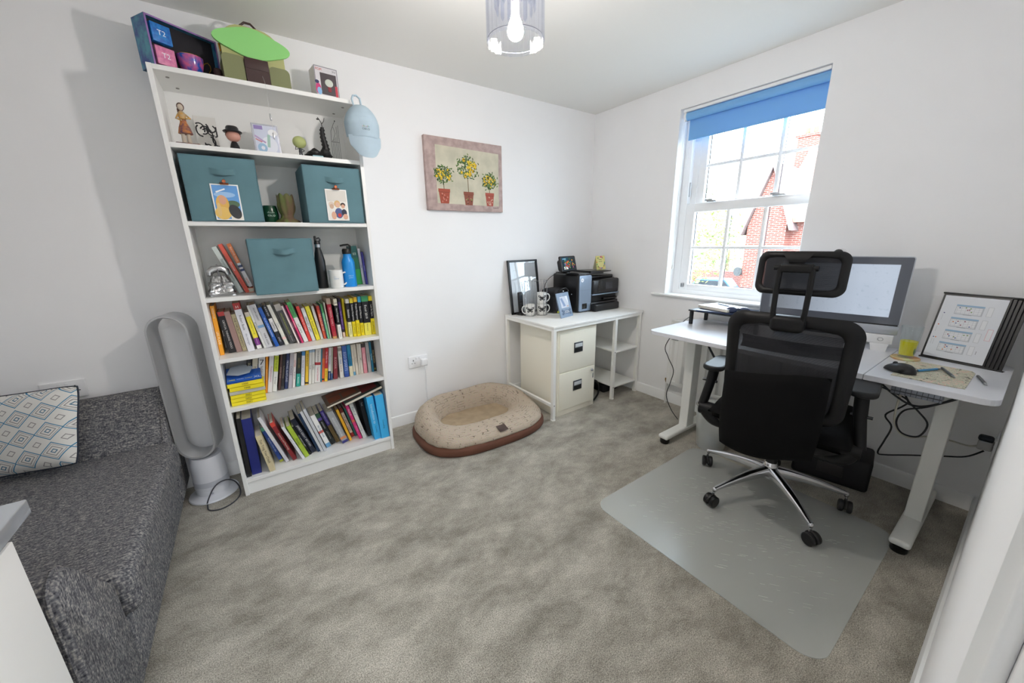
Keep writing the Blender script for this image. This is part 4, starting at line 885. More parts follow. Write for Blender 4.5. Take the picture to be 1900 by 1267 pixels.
# cushion
def cushion_mat():
    m = bpy.data.materials.new('diamond_print'); m.use_nodes = True; nt = m.node_tree; N = nt.nodes; L = nt.links; b = N['Principled BSDF']; b.inputs['Roughness'].default_value = .85
    tc = N.new('ShaderNodeTexCoord'); mp = N.new('ShaderNodeMapping'); mp.inputs['Scale'].default_value = (12, 12, 12); mp.inputs['Rotation'].default_value = (0, 0, R(12)); L.new(tc.outputs['Object'], mp.inputs[0])
    sx = N.new('ShaderNodeSeparateXYZ'); L.new(mp.outputs[0], sx.inputs[0])
    def op(o, a, b_=None, c=None):
        q = N.new('ShaderNodeMath'); q.operation = o
        for i, v in enumerate((a, b_, c)):
            if v is None: continue
            if hasattr(v, 'links'): L.new(v, q.inputs[i])
            else: q.inputs[i].default_value = v
        return q.outputs[0]
    X, Y_ = sx.outputs[0], sx.outputs[1]
    def cell(ox, oy): 
        a = op('ABSOLUTE', op('SUBTRACT', op('FRACT', op('ADD', X, ox)), .5)); c = op('ABSOLUTE', op('SUBTRACT', op('FRACT', op('ADD', Y_, oy)), .5))
        return op('ADD', op('MULTIPLY', a, .85), c)
    d1 = cell(0, 0); d2 = cell(.5, .5)
    def band(d, lo, hi): return op('MULTIPLY', op('GREATER_THAN', d, lo), op('LESS_THAN', d, hi))
    grey = op('ADD', band(d1, .21, .255), band(d2, .11, .155)); grey2 = band(d1, .33, .37)
    blue_ = band(d1, .07, .115)
    # winding blue line every second row
    row = op('LESS_THAN', op('FRACT', op('MULTIPLY', op('FLOOR', op('ADD', X, .0)), .5)), .25)
    blue2 = op('MULTIPLY', band(d1, .41, .46), 1.0)
    base = lin('D6D5D0')
    def mix(a, col, f):
        q = N.new('ShaderNodeMix'); q.data_type = 'RGBA'; L.new(f, q.inputs['Factor']); q.inputs['B'].default_value = lin(col)
        if isinstance(a, tuple): q.inputs['A'].default_value = a
        else: L.new(a, q.inputs['A'])
        return q.outputs['Result']
    c = mix(base, '8C8A8A', grey); c = mix(c, 'A5A3A2', grey2); c = mix(c, '3D7C9E', blue2); c = mix(c, '3F6C86', blue_); L.new(c, b.inputs['Base Color'])
    return m
cs = thing('scatter_cushion', 'square cushion with blue and grey diamond print leaning on the sofa arm', 'cushion')
B1 = Vector((-3.385, -.415, .462)); T1 = Vector((-3.355, -.285, .735)); ux = Vector((-.86, .46, .13)).normalized(); uy = (T1-B1); uy.normalize(); ux -= uy*ux.dot(uy); ux.normalize(); uz = uy.cross(ux)
if uz.y > 0: uz = -uz
Mx = Matrix((ux, uy, ux.cross(uy))).transposed().to_4x4(); Mx.translation = B1+ux*.205+uy*.155+Vector((.012, -.018, .005)); cs.matrix_local = Mx
def pil(side):
    def fn(u, v):
        a, b_ = u*2-1, v*2-1
        t = .046*max(0, (1-a**4))**.6*max(0, (1-b_**4))**.6
        pin = 1-.05*(1-a*a)*0-.04*(a*a*(1-b_*b_)+b_*b_*(1-a*a))*0
        s = 1-.035*math.sin(PI*u)*(abs(b_) > .0)*abs(b_)**6
        s2 = 1-.035*math.sin(PI*v)*abs(a)**6
        cr = 1-.05*(a*a*b_*b_)**2
        return Vector((a*.205*s2*cr, b_*.165*s*cr, side*t))
    return fn
front_side = 1 if (Mx.to_3x3() @ Vector((0, 0, 1))).dot(Vector((0.2, -1, .5))) > 0 else -1
MB().grid(pil(front_side), 26, 26).build('printed_cover', cushion_mat(), cs, ang=80)
MB().grid(pil(-front_side), 26, 26).build('plain_back', mat('navy_cotton', '2A2F3C', .9, bump=.2), cs, ang=80)
MB().tube([pil(0)(*p) for p in [(i/20, 0) for i in range(20)]+[(1, i/20) for i in range(20)]+[(1-i/20, 1) for i in range(20)]+[(0, 1-i/20) for i in range(20)]], .003, 6, closed=True).build('piping', mat('navy_cotton', '2A2F3C'), cs)

# ================================================================== FAN
fn_ = thing('tower_fan', 'tall bladeless tower fan with silver loop between sofa and bookcase', 'fan', (-3.030, -.150, 0), 0)
fwhite = mat('fan_pale_plastic', 'DDE0E8', .3); fsil = mat('fan_silver', 'B9BBBE', .38, metal=.35)
MB().lathe([(0, 0), (.108, 0), (.111, .004), (.108, .010), (.080, .018), (.072, .024), (0, .024)], 40).build('base_plate', fwhite, fn_)
MB().lathe([(0, .022), (.072, .022), (.075, .05), (.074, .052), (.074, .056), (.076, .058), (.075, .19), (.068, .235), (0, .235)], 40).build('motor_body', fwhite, fn_)
MB().lathe([(.0765, .075), (.0767, .105), (.0755, .105)], 40).build('intake_band', mat('fan_grille', 'C4C8D2', .4, bump=.4, bscale=800), fn_)
MB().lathe([(0, 0), (.006, 0), (.006, .002), (0, .002)], 16, M=T(0, -.0735, .038) @ RX(90)).build('power_button', C('B4B8C4'), fn_)
def stadium(w, z0, z1, n=14):
    P = []; r = w/2
    for i in range(n+1): a = PI*i/n; P.append((r*math.cos(a), z1-r+r*math.sin(a)))
    for i in range(n+1): a = PI+PI*i/n; P.append((r*math.cos(a), z0+r+r*math.sin(a)))
    return P
so1 = stadium(.168, .240, .995); si1 = stadium(.142, .258, .980); n = len(so1)
# cross-section around the loop: outer back, outer front, lip, inner front, inner back
secs = [(so1, -.055), (so1, .052), (stadium(.164, .243, .992), .058), (stadium(.147, .253, .984), .058), (si1, .050), (stadium(.146, .256, .981), -.045), (stadium(.160, .246, .99), -.058)]
mb = MB(); vs = []; fs = []
for P, d in secs: vs += [(x, -d, z) for x, z in P]
k = len(secs)
for j in range(k):
    for i in range(n): fs.append((j*n+i, j*n+(i+1) % n, ((j+1) % k)*n+(i+1) % n, ((j+1) % k)*n+i))
mb.add(vs, fs, 0, T(-.004, 0, 0) @ RZ(-15)); mb.build('air_loop', fsil, fn_, ang=40)
MB().add([(x, -.0585, z) for x, z in stadium(.163, .244, .9915)]+[(x, -.0585, z) for x, z in stadium(.148, .252, .9845)], [(i, (i+1) % n, n+(i+1) % n, n+i) for i in range(n)], 0, T(-.004, 0, 0) @ RZ(-15)).build('front_lip', mat('bright_silver', 'D6D7D9', .28, metal=.5), fn_)
mb = MB()
mb.tube([(-3.0+.02, -.24, .10), (-2.985, -.30, .07), (-3.01, -.345, .035), (-3.03, -.36, .010), (-2.99, -.365, .006), (-2.94, -.33, .006), (-2.905, -.27, .008), (-2.91, -.2, .03), (-2.95, -.16, .10)], .0032, 8)
ptsc = [(-3.055, -.265, .005), (-3.045, -.320, .004), (-3.00, -.345, .004), (-2.95, -.325, .004), (-2.918, -.27, .004), (-2.915, -.22, .02), (-2.93, -.20, .055), (-2.955, -.222, .09), (-2.99, -.235, .095), (-3.02, -.245, .075), (-3.045, -.258, .035), (-3.055, -.265, .012)]
def smooth(P, k=5):
    out = []; P = [Vector(p) for p in P]
    for i in range(len(P)-1):
        p0 = P[max(i-1, 0)]; p1 = P[i]; p2 = P[i+1]; p3 = P[min(i+2, len(P)-1)]
        for j in range(k):
            t = j/k; out.append(.5*((2*p1)+(p2-p0)*t+(2*p0-5*p1+4*p2-p3)*t*t+(3*p1-p0-3*p2+p3)*t**3))
    out.append(P[-1]); return out
MB().tube([Vector(p)-Vector((-3.030, -.150, 0)) for p in smooth(ptsc)], .0032, 8).build('power_lead', C('3A3C44'), fn_)

# ================================================================== DOG BED
def fleece():
    m = bpy.data.materials.new('brick_ridged_fleece'); m.use_nodes = True; nt = m.node_tree; N = nt.nodes; L = nt.links; b = N['Principled BSDF']; b.inputs['Roughness'].default_value = .95; b.inputs['Specular IOR Level'].default_value = .1
    tc = N.new('ShaderNodeTexCoord'); mp = N.new('ShaderNodeMapping'); mp.inputs['Scale'].default_value = (26, 13, 1); L.new(tc.outputs['UV'], mp.inputs[0])
    nz = N.new('ShaderNodeTexNoise'); nz.inputs['Scale'].default_value = 14; L.new(tc.outputs['Object'], nz.inputs['Vector'])
    mxv = N.new('ShaderNodeMix'); mxv.data_type = 'VECTOR'; mxv.inputs['Factor'].default_value = .06
    ad = N.new('ShaderNodeVectorMath'); ad.operation = 'ADD'; sc_ = N.new('ShaderNodeVectorMath'); sc_.operation = 'SCALE'; sc_.inputs['Scale'].default_value = .75
    L.new(nz.outputs['Color'], sc_.inputs[0]); L.new(mp.outputs[0], ad.inputs[0]); L.new(sc_.outputs[0], ad.inputs[1])
    br = N.new('ShaderNodeTexBrick'); br.inputs['Scale'].default_value = 1; br.inputs['Mortar Size'].default_value = .045; br.inputs['Mortar Smooth'].default_value = 1.0; br.inputs['Brick Width'].default_value = 1.0; br.inputs['Row Height'].default_value = .5
    br.inputs['Color1'].default_value = lin('C2B3A2'); br.inputs['Color2'].default_value = lin('B3A18E'); br.inputs['Mortar'].default_value = lin('9A8B7E'); L.new(ad.outputs[0], br.inputs['Vector'])
    n3 = N.new('ShaderNodeTexNoise'); n3.inputs['Scale'].default_value = 26; n3.inputs['Detail'].default_value = 2; L.new(tc.outputs['Object'], n3.inputs['Vector'])
    r3 = N.new('ShaderNodeValToRGB'); r3.color_ramp.elements[0].position = .46; r3.color_ramp.elements[1].position = .58; L.new(n3.outputs['Fac'], r3.inputs[0])
    fm = N.new('ShaderNodeMath'); fm.operation = 'MULTIPLY'; L.new(br.outputs['Fac'], fm.inputs[0]); L.new(r3.outputs[0], fm.inputs[1])
    cm_ = N.new('ShaderNodeMix'); cm_.data_type = 'RGBA'; L.new(fm.outputs[0], cm_.inputs['Factor']); cm_.inputs['A'].default_value = lin('C8B9A7'); cm_.inputs['B'].default_value = lin('7C6E63')
    n2 = N.new('ShaderNodeTexNoise'); n2.inputs['Scale'].default_value = 160; L.new(tc.outputs['Object'], n2.inputs['Vector'])
    mm = N.new('ShaderNodeMix'); mm.data_type = 'RGBA'; mm.blend_type = 'MULTIPLY'; mm.inputs['Factor'].default_value = .3; L.new(cm_.outputs['Result'], mm.inputs['A']); L.new(n2.outputs['Color'], mm.inputs['B']); L.new(mm.outputs['Result'], b.inputs['Base Color'])
    iv = N.new('ShaderNodeMath'); iv.operation = 'MULTIPLY_ADD'; iv.inputs[1].default_value = -1; iv.inputs[2].default_value = 1; L.new(fm.outputs[0], iv.inputs[0])
    s2 = N.new('ShaderNodeMath'); s2.operation = 'MULTIPLY_ADD'; s2.inputs[1].default_value = .5; L.new(n2.outputs['Fac'], s2.inputs[0]); L.new(iv.outputs[0], s2.inputs[2])
    bp_ = N.new('ShaderNodeBump'); bp_.inputs['Strength'].default_value = .7; bp_.inputs['Distance'].default_value = .005; L.new(s2.outputs[0], bp_.inputs['Height']); L.new(bp_.outputs[0], b.inputs['Normal'])
    return m
fl = fleece(); bx, byy = -1.476, -.365; RX_, RY_ = .445, .322
bd_ = thing('dog_bed', 'oval beige fleece dog bed with a brown rim on the carpet', 'pet bed', (bx, byy, 0), -2)
def se(a, n=2.9): c, s = math.cos(a), math.sin(a); return (abs(c)**(2/n))*(1 if c > 0 else -1), (abs(s)**(2/n))*(1 if s > 0 else -1)
prof = [(.985, .045), (1.02, .075), (1.0, .11), (.955, .145), (.88, .168), (.80, .172), (.71, .150), (.64, .110), (.60, .070), (.58, .055)]
def rim(u, v):
    a = 2*PI*u; c, s = se(a); k = v*(len(prof)-1); i = min(int(k), len(prof)-2); f = k-i
    t = prof[i][0]*(1-f)+prof[i+1][0]*f; z = prof[i][1]*(1-f)+prof[i+1][1]*f
    hf = 1.12 if s > 0 else 1.0
    hf = .60+.62*((s+1)/2)**1.2+.10*max(0, c)*(s > 0)+.06*max(0, -c)
    # squarer and tighter towards the middle
    q = max(0, min(1, (1-t)/.42)); tx = 1-.43*q if t < 1 else t; ty = 1-.63*q if t < 1 else t; sh_ = .072*q
    w = 1+.018*mnoise.noise(Vector((c*3, s*3, v*3)))+.010*mnoise.noise(Vector((c*9, s*9, v*6)))
    return Vector((RX_*tx*c*w, RY_*ty*s*w+sh_, (.05+(z-.05)*hf)*(1+.05*mnoise.noise(Vector((c*2.5, s*2.5, 7))))))
MB().grid(rim, 130, 30, cu=True, uv=True).build('bolster', fl, bd_, ang=80)
def pad(u, v):
    a = 2*PI*u; c, s = se(a, 4.2); r = v*.66
    return Vector((RX_*r*c*.98, RY_*r*s*.68+.072, .062+.010*mnoise.noise(Vector((r*c*4, r*s*4, 1)))))
MB().grid(pad, 60, 14, cu=True).build('sleeping_pad', mat('tan_plush', 'AD997E', .95, bump=.5, bscale=120, var=.15, vscale=16), bd_, ang=80)
bp2 = [(1.02, 0), (1.055, .012), (1.05, .045), (1.00, .062), (.9, .06)]
def basef(u, v):
    a = 2*PI*u; c, s = se(a); k = v*(len(bp2)-1); i = min(int(k), len(bp2)-2); f = k-i
    t = bp2[i][0]*(1-f)+bp2[i+1][0]*f; z = bp2[i][1]*(1-f)+bp2[i+1][1]*f
    return Vector((RX_*t*c, RY_*t*s, z))
MB().grid(basef, 90, 12, cu=True).build('suede_base', mat('brown_suede', '6B4434', .85, var=.15, vscale=10), bd_, ang=80)
MB().grid(lambda u, v: Vector((-.02+u*.066, -.322+.055*v, .103+.016*v)), 4, 4).build('leather_patch', C('4A3A34', .6), bd_)

# ================================================================== SMALL WHITE DESK IN THE CORNER
zs = .72
sd = thing('corner_desk', 'small white metal framed desk with two side shelves in the corner', 'desk', (0, 0, 0))
MB().rbox(-1.005, -.632, zs-.016, -.004, -.022, zs, .002).build('desk_top', mat('pale_desk_top', 'EDEDEA', .4, var=.04, vscale=30, stretch=(1, 12, 1)), sd)
dfr = mat('white_powder_coat', 'F2F2EE', .35)
def leg(x, y):
    MB().box(x-.0125, y-.0125, .012, x+.0125, y+.0125, zs-.016).build('leg', dfr, sd, smooth=False)
    o = sd.children[-1] if len(sd.children) else None
    MB().cyl((x, y, 0), (x, y, .006), .019).cyl((x, y, .005), (x, y, .014), .006).build('foot_pad', dfr, sd)
for x, y in ((-.990, -.617), (-.990, -.036), (-.335, -.617), (-.335, -.036), (-.031, -.617), (-.031, -.036)): leg(x, y)
mb = MB()
for y in (-.617, -.036): mb.box(-.99, y-.011, zs-.036, -.03, y+.011, zs-.016)
for x in (-.99, -.335, -.031): mb.box(x-.011, -.605, zs-.036, x+.011, -.048, zs-.016)
mb.box(-1.0, -.605, .105, -.98, -.048, .125)
mb.build('top_frame', dfr, sd, smooth=False)
for z in (.112, .418): MB().rbox(-.322, -.627, z-.013, -.044, -.03, z, .002).build('shelf', dfr, sd)
for z in (.112, .418): MB().cyl((-.335, -.6295, z-.007), (-.335, -.632, z-.007), .004, n=10).build('bolt', C('55565A'), sd)
MB().cyl((-.99, -.6295, .12), (-.99, -.632, .12), .004, n=10).build('bolt', C('55565A'), sd)

fc = thing('filing_cabinet', 'cream two drawer metal filing cabinet under the small corner desk', 'filing cabinet', (-.935, -.600, 0))
crm = mat('cream_enamel', 'F2EEDF', .38)
MB().rbox(0, .003, 0, .400, .46, .672, .002).build('cabinet_body', crm, fc)
for k, (z0, z1) in enumerate(((.045, .343), (.349, .648))):
    d = MB().rbox(.014, -.004, z0, .386, .02, z1, .003).build('drawer', crm, fc)
    zc = z0+.175
    MB().rbox(.158, -.0085, zc-.040, .248, -.003, zc+.040, .008).build('handle_recess', mat('gunmetal', '54585E', .3, metal=.7), d)
    MB().rbox(.165, -.0095, zc-.032, .241, -.0075, zc-.004, .003).build('handle_cup', C('17191C', .3), d)
    MB().rbox(.165, -.0105, zc+.002, .241, -.0075, zc+.030, .003).build('card_window', C('C9CDD2', .2), d)
lk = thing('key_ring', 'small keys hanging from the lock of the filing cabinet', 'keys', (-.935+.353, -.605, .312))
MB().cyl((0, 0, 0), (0, -.010, 0), .011, n=20).build('lock_barrel', CHROME, lk)
MB().rbox(-.005, -.020, -.004, .005, -.009, .004, .001).tube([(0, -.018, 0), (.004, -.02, -.012), (.002, -.019, -.024)], .0012, 6).rbox(-.004, -.019, -.062, .006, -.0175, -.024, .0006).build('key', STEEL, lk)

# black framed A3 print
pf = thing('picture_frame', 'large black framed print leaning on the wall at the back left of the small desk', 'picture frame', M=T(-.818, -.072, zs+.001) @ RX(-8))
FW, FH = .300, .437
mb = MB().box(-FW/2, -.012, 0, -FW/2+.016, .004, FH).box(FW/2-.016, -.012, 0, FW/2, .004, FH).box(-FW/2, -.012, 0, FW/2, .004, .016).box(-FW/2, -.012, FH-.016, FW/2, .004, FH)
mb.build('frame', mat('black_frame_paint', '141416', .4), pf, smooth=False)
MB().box(-FW/2+.01, 0, .01, FW/2-.01, .004, FH-.01).build('backing', C('C7CBCE'), pf, smooth=False)
random.seed(5); sh = [('CFD3D6', rect(-.134, .016, .134, .42))]
for k in range(46):
    x, y = random.uniform(-.11, .09), random.uniform(.05, .36); w = random.uniform(.015, .05)
    sh.append(('A4AAB0', line(x, y, x+w, y, .0012) if k % 2 else line(x, y, x, y+w, .0012)))
flat('diagram', sh, pf, T(0, -.0008, 0) @ RX(90), step=.000004, rough=.6)
MB().box(-FW/2+.012, -.0065, .012, FW/2-.012, -.0055, FH-.012).build('glass_front', glass_mat('picture_glass', 'FDFEFF', .15), pf, smooth=False)

ph = thing('handset', 'slim black remote handset standing beside the mug racks', 'handset', M=T(-.905, -.118, zs+.001) @ RX(-6))
MB().rbox(-.030, -.035, 0, .030, .035, .022, .008).build('charging_base', BLACKP, ph)
MB().rbox(-.022, -.010, .012, .022, .010, .185, .007).build('handset_body', BLACKP, ph)
mb = MB()
for i in range(3):
    for j in range(5): mb.rbox(-.015+.011*i, -.0115, .035+j*.014, -.007+.011*i, -.0095, .042+j*.014, .001, 1)
mb.build('keypad', C('4A4C50'), ph, smooth=False); MB().box(-.015, -.0108, .12, .015, -.0098, .16).build('display', C('30363C', .15), ph, smooth=False)

mgm = ceramic
def butterfly(parent, z, s, yaw):
    sh = []
    for sg in (1, -1):
        sh.append(('1C1C1E', [(0, .004), (sg*.010, .013), (sg*.018, .014), (sg*.017, .006), (sg*.009, .001), (0, 0)]))
        sh.append(('1C1C1E', [(0, .001), (sg*.009, 0), (sg*.013, -.006), (sg*.008, -.012), (sg*.002, -.006)]))
        sh.append(('D8D8D6', [(sg*.006, .006), (sg*.013, .011), (sg*.014, .007)]))
        sh.append(('C8C8C6', [(sg*.004, -.001), (sg*.009, -.003), (sg*.007, -.008)]))
    sh.append(('1C1C1E', line(0, -.008, 0, .010, .002)))
    sh = [(c, [(x*s, y*s) for x, y in P]) for c, P in sh]
    o = flat('butterfly_print', sh, parent, T(0, 0, z) @ RZ(yaw) @ T(0, -.0405, 0) @ RX(90), step=.00002)
    for v in o.data.vertices: v.co.z -= v.co.x**2/(2*.0385)-.0006
    return o
mA = mug((-.868, -.185, zs+.004), .0385, .088, mgm, 'white butterfly mug standing alone in the left wire rack', 'butterfly mugs on the small desk', handle=160)
butterfly(mA, .045, 1.75, -36)
mB = mug((-.772, -.215, zs+.004), .0385, .088, mgm, 'white butterfly mug at the bottom of the stacked pair', 'butterfly mugs on the small desk', handle=-22)
butterfly(mB, .046, 1.8, -32)
mC = mug((-.772, -.215, zs+.0935), .0385, .088, mgm, 'white butterfly mug on top of the stacked pair', 'butterfly mugs on the small desk', handle=-22)
butterfly(mC, .046, 1.7, -32)
wire = mat('rack_wire', 'B4B5B8', .25, metal=.9)
for (cx, cy), l in (((-.868, -.185), 'left chrome wire mug rack on the small desk'), ((-.772, -.215), 'right chrome wire mug rack on the small desk')):
    mb = MB()
    for z in (.002, .275): mb.tube([(.046*math.cos(2*PI*i/28), .046*math.sin(2*PI*i/28), z) for i in range(28)], .0014, 6, closed=True)
    for a in (25, 60, 120, 155, 205, 250, 290, 335):
        c, s = .046*math.cos(R(a)), .046*math.sin(R(a)); mb.tube([(c, s, .002), (c, s, .275), (c*.92, s*.92, .283)], .0013, 6)
    mb.tube([(-.046, 0, .002), (.046, 0, .002)], .0013, 6).tube([(0, -.046, .002), (0, .046, .002)], .0013, 6)
    tag(mb.build('mug_rack', wire, None, T(cx, cy, zs+.0005)), l, 'rack', 'wire mug racks')
# camera bag
cb = thing('camera_case', 'black carry case with a handle strap between mug racks and printer', 'case', (-.605, -.175, zs+.001), 6)
MB().rbox(-.075, -.085, 0, .085, .07, .165, .03, 5).build('case_body', mat('black_cordura', '15151A', .6, bump=.3, bscale=500), cb, ang=60)
MB().rbox(-.085, -.095, .13, .095, .075, .20, .03, 5).build('lid', mat('black_cordura', '15151A'), cb, ang=60)
MB().rbox(-.07, -.093, .035, .07, -.08, .115, .01, 3).build('front_pocket', mat('slate_nylon', '2C2E3C', .5), cb)
MB().tube(smooth([(-.06, -.095, .16), (-.03, -.11, .20), (.02, -.112, .205), (.06, -.10, .175)]), .006, 8).build('strap', BLACKP, cb)
for x in (-.02, .045): MB().rbox(x, -.118, .178, x+.02, -.108, .188, .002).build('buckle', CHROME, cb)
MB().rbox(-.05, -.088, .004, .0, -.084, .018, .002).build('yellow_label', C('C8C83A'), cb)
# dog frame
df = thing('framed_photo', 'blue-grey photo frame with a bone shape and white lettering on the small desk', 'photo frame', M=T(-.680, -.425, zs+.001) @ RZ(12) @ RX(-17))
dfm = mat('blue_grey_wood', '8295AC', .5, var=.08, vscale=30)
MB().rbox(-.080, 0, 0, .080, .010, .195, .0015).build('frame', dfm, df)
flat('inset_picture', [('C8CEDA', rect(-.050, .075, .052, .165)), ('E4E8EE', [(-.05, .165), (.02, .165), (.052, .10), (.052, .165)]), ('8A9CBC', [(-.045, .15), (-.02, .155), (.01, .09), (-.02, .085)]), ('C8B0A8', ell(.035, .085, .014, .006))], df, T(0, -.0003, 0) @ RX(90), rough=.15)
mb = MB().rbox(-.045, -.003, .028, .050, .001, .056, .004)
for x in (-.048, .053):
    for z in (.030, .054): mb.cyl((x, -.003, z), (x, .001, z), .010, n=18)
mb.build('bone_plate', C('586A82'), df)
text('lettering', 'Love me', .05, .010, C('F0F2F4'), df, T(.003, -.0035, .049) @ FRONT); text('lettering', 'Love my DOG', .075, .010, C('F0F2F4'), df, T(.003, -.0035, .036) @ FRONT)
mb = MB()
for x, z in ((-.068, .183), (.066, .183), (-.055, .064), (.06, .064)): mb.cyl((x, -.0015, z), (x, .001, z), .0035, n=10)
mb.build('screw_dots', C('C4CCD6'), df)
MB().box(-.012, .010, .0, .012, .013, .12, M=T(0, 0, .0) @ RX(0)).build('easel_leg', C('8C7A52'), df, smooth=False)
df.children[-1].matrix_local = T(0, .006, .12) @ RX(34) @ T(0, -.01, -.12)

# printer
pr = thing('printer', 'black and silver multifunction printer on the small desk', 'printer', (-.512, -.365, zs))
pk = mat('printer_black', '111114', .33, bump=.03, bscale=500); pkg = mat('printer_gloss_black', '08080A', .12); psv = mat('printer_blue_silver', '8A9AAE', .22, metal=.35)
MB().rbox(0, .004, 0, .15, .315, .312, .018, 4).build('left_tower', pk, pr, ang=50)
MB().rbox(.140, .03, .07, .485, .315, .265, .012, 3).build('main_body', pk, pr, ang=50)
MB().rbox(.012, -.004, .012, .148, .006, .305, .010, 3, only=1).build('silver_front', psv, pr)
MB().box(.014, -.0046, .185, .146, -.0042, .1865).box(.014, -.0046, .085, .146, -.0042, .0862).build('seam', C('4A5566'), pr, smooth=False)
MB().cyl((.040, -.0045, .268), (.040, -.0062, .268), .016, n=28).build('logo_disc', C('E6EAEE', .3), pr); text('logo_letters', 'hp', .014, .014, C('6A7A94'), pr, T(.040, -.0066, .268) @ FRONT)
MB().rbox(.045, -.0055, .03, .10, -.003, .075, .004).build('card_slot', pkg, pr)
MB().rbox(.158, -.012, .14, .488, .06, .262, .016, 4, M=T(0, 0, 0)).build('control_panel', pk, pr, ang=50)
MB().rbox(.31, -.0145, .175, .40, -.011, .235, .004).build('touch_screen', C('3A3C42', .12), pr)
MB().rbox(.215, -.0135, .165, .25, -.0105, .25, .003).build('keypad_strip', pkg, pr)
MB().rbox(.155, -.0135, .132, .488, -.004, .142, .003).build('silver_line', psv, pr)
MB().box(.156, .02, .068, .484, .028, .135).build('paper_outlet', C('020203'), pr, smooth=False)
MB().rbox(.30, -.01, .085, .47, .02, .10, .004).build('output_flap', pkg, pr)
MB().rbox(.150, -.055, 0, .455, .06, .062, .012, 3).rbox(.142, -.01, .0, .485, .1, .075, .008, 2).build('paper_tray', pk, pr, ang=50)
MB().rbox(.02, .02, .306, .32, .30, .322, .006, 2).build('lid', pk, pr)
MB().prism([(.15, .318), (.40, .322), (.402, .328), (.15, .335)], .01, .24).build('feeder_tray', pk, pr)
mb = MB().rbox(.155, .05, .262, .478, .30, .290, .01, 3); mb.build('rear_deck', pk, pr)
# echo display
ed = thing('smart_display', 'small black smart display showing the time on top of the printer', 'smart display', M=T(-.525, -.255, zs+.3235) @ RZ(8))
MB().lathe([(0, 0), (.045, 0), (.04, .012), (.02, .03), (0, .03)], 24, M=T(0, .03, 0)).build('stand', BLACKP, ed)
sc = MB().rbox(-.100, -.010, 0, .100, .012, .128, .016, 5, M=T(0, -.012, .012) @ RX(-14)).rbox(-.085, .008, .01, .085, .05, .105, .02, 4, M=T(0, -.012, .012) @ RX(-14)).build('housing', BLACKP, ed, ang=50)
random.seed(9); sh = [('10202E', rect(-.088, .010, .088, .118)), ('1D4456', rect(-.086, .085, .0, .116)), ('16303A', rect(-.086, .04, -.03, .085))]
for k in range(60):
    x, y = random.uniform(-.05, .075), random.uniform(.02, .108)
    sh.append((random.choice(['2E6A3A', '3A7A4A', 'B8502E', 'C0306A', '204A2E', '7A9A3A', '3A7A9A', 'D87A3A']), ell(x, y, random.uniform(.004, .011), random.uniform(.003, .008), 8, random.uniform(0, 180))))
scr = flat('screen_picture', sh, sc, T(0, -.012, .012) @ RX(-14) @ T(0, -.0103, 0) @ RX(90), step=.000003, rough=.1)
scm = []
for s_ in scr.material_slots:
    pass
MI = lambda z: T(0, -.012, .012) @ RX(-14) @ T(0, -.0109, 0)
text('clock_digits', '5:16', .050, .026, mat('screen_white', 'F4F8FA', .3, emit='F4F8FA', estr=.7), sc, MI(0) @ T(-.042, 0, .030) @ FRONT)
text('date_line', 'SUNDAY', .045, .010, mat('screen_cyan', '7AC8E8', .3, emit='7AC8E8', estr=.5), sc, MI(0) @ T(-.05, 0, .103) @ FRONT)
MB().tube(smooth([(-.505-.02, -.20, 1.06), (-.56, -.13, 1.03), (-.60, -.06, .95), (-.605, -.035, .80), (-.6, -.03, .725)]), .0022, 6).build('display_lead', BLACKP)
tag(bpy.data.objects['display_lead'], 'thin black lead running down behind the printer from the small display', 'cable')
# greeting card
gc = thing('greeting_card', 'small yellow card with a floral edge standing on the printer', 'card', M=T(-.132, -.262, zs+.332) @ RZ(4) @ RX(-10))
MB().box(-.062, 0, 0, .062, .001, .118).build('card_front', C('E4DC8C'), gc, smooth=False); MB().box(-.062, 0, 0, .062, .001, .11, M=T(0, .0, .11) @ RX(24) @ T(0, 0, -.11)).build('card_back', C('E8E4D0'), gc, smooth=False)
random.seed(2); sh = [('E8E08E', rect(-.058, .004, .058, .114)), ('EFE9A0', ell(0, .055, .045, .045))]
for k in range(26):
    a = random.uniform(0, 2*PI); x = .052*math.cos(a)*(1.0); y = .06+.05*math.sin(a)
    sh.append((random.choice(['D8647E', 'E89A4A', '6AAAC8', '6AA86A', 'E4708A', '4A8AC0']), ell(x, y, .009, .006, 8, random.uniform(0, 180))))
flat('card_artwork', sh, gc, T(0, -.0003, 0) @ RX(90), step=.00001)
text('card_writing', 'Always', .045, .014, C('6A6A4A'), gc, T(-.005, -.0012, .086) @ FRONT); text('card_writing', 'remember', .05, .012, C('6A6A4A'), gc, T(-.002, -.0012, .070) @ FRONT)
# black things on the floor under the shelf
bs = thing('cable_bag', 'black bag with a strap on the carpet behind the filing cabinet', 'bag', (-.43, -.36, 0))
MB().rbox(-.085, -.09, 0, .07, .12, .10, .03, 4).build('bag_body', mat('black_cordura', '15151A'), bs, ang=60)
MB().tube(smooth([(-.07, -.12, .12), (-.03, -.17, .17), (.0, -.19, .13), (-.01, -.20, .06), (-.06, -.20, .012), (-.09, -.19, .008)]), .008, 6).build('strap', BLACKP, bs)
bs2 = MB().rbox(0, 0, 0, .20, .24, .075, .02, 4).build('shoe_box_bag', mat('black_cordura', '15151A'), None, T(-.30, -.50, 0), ang=60)
bs2.name = 'holdall'; tag(bs2, 'low black holdall on the carpet under the lowest shelf of the small desk', 'bag')

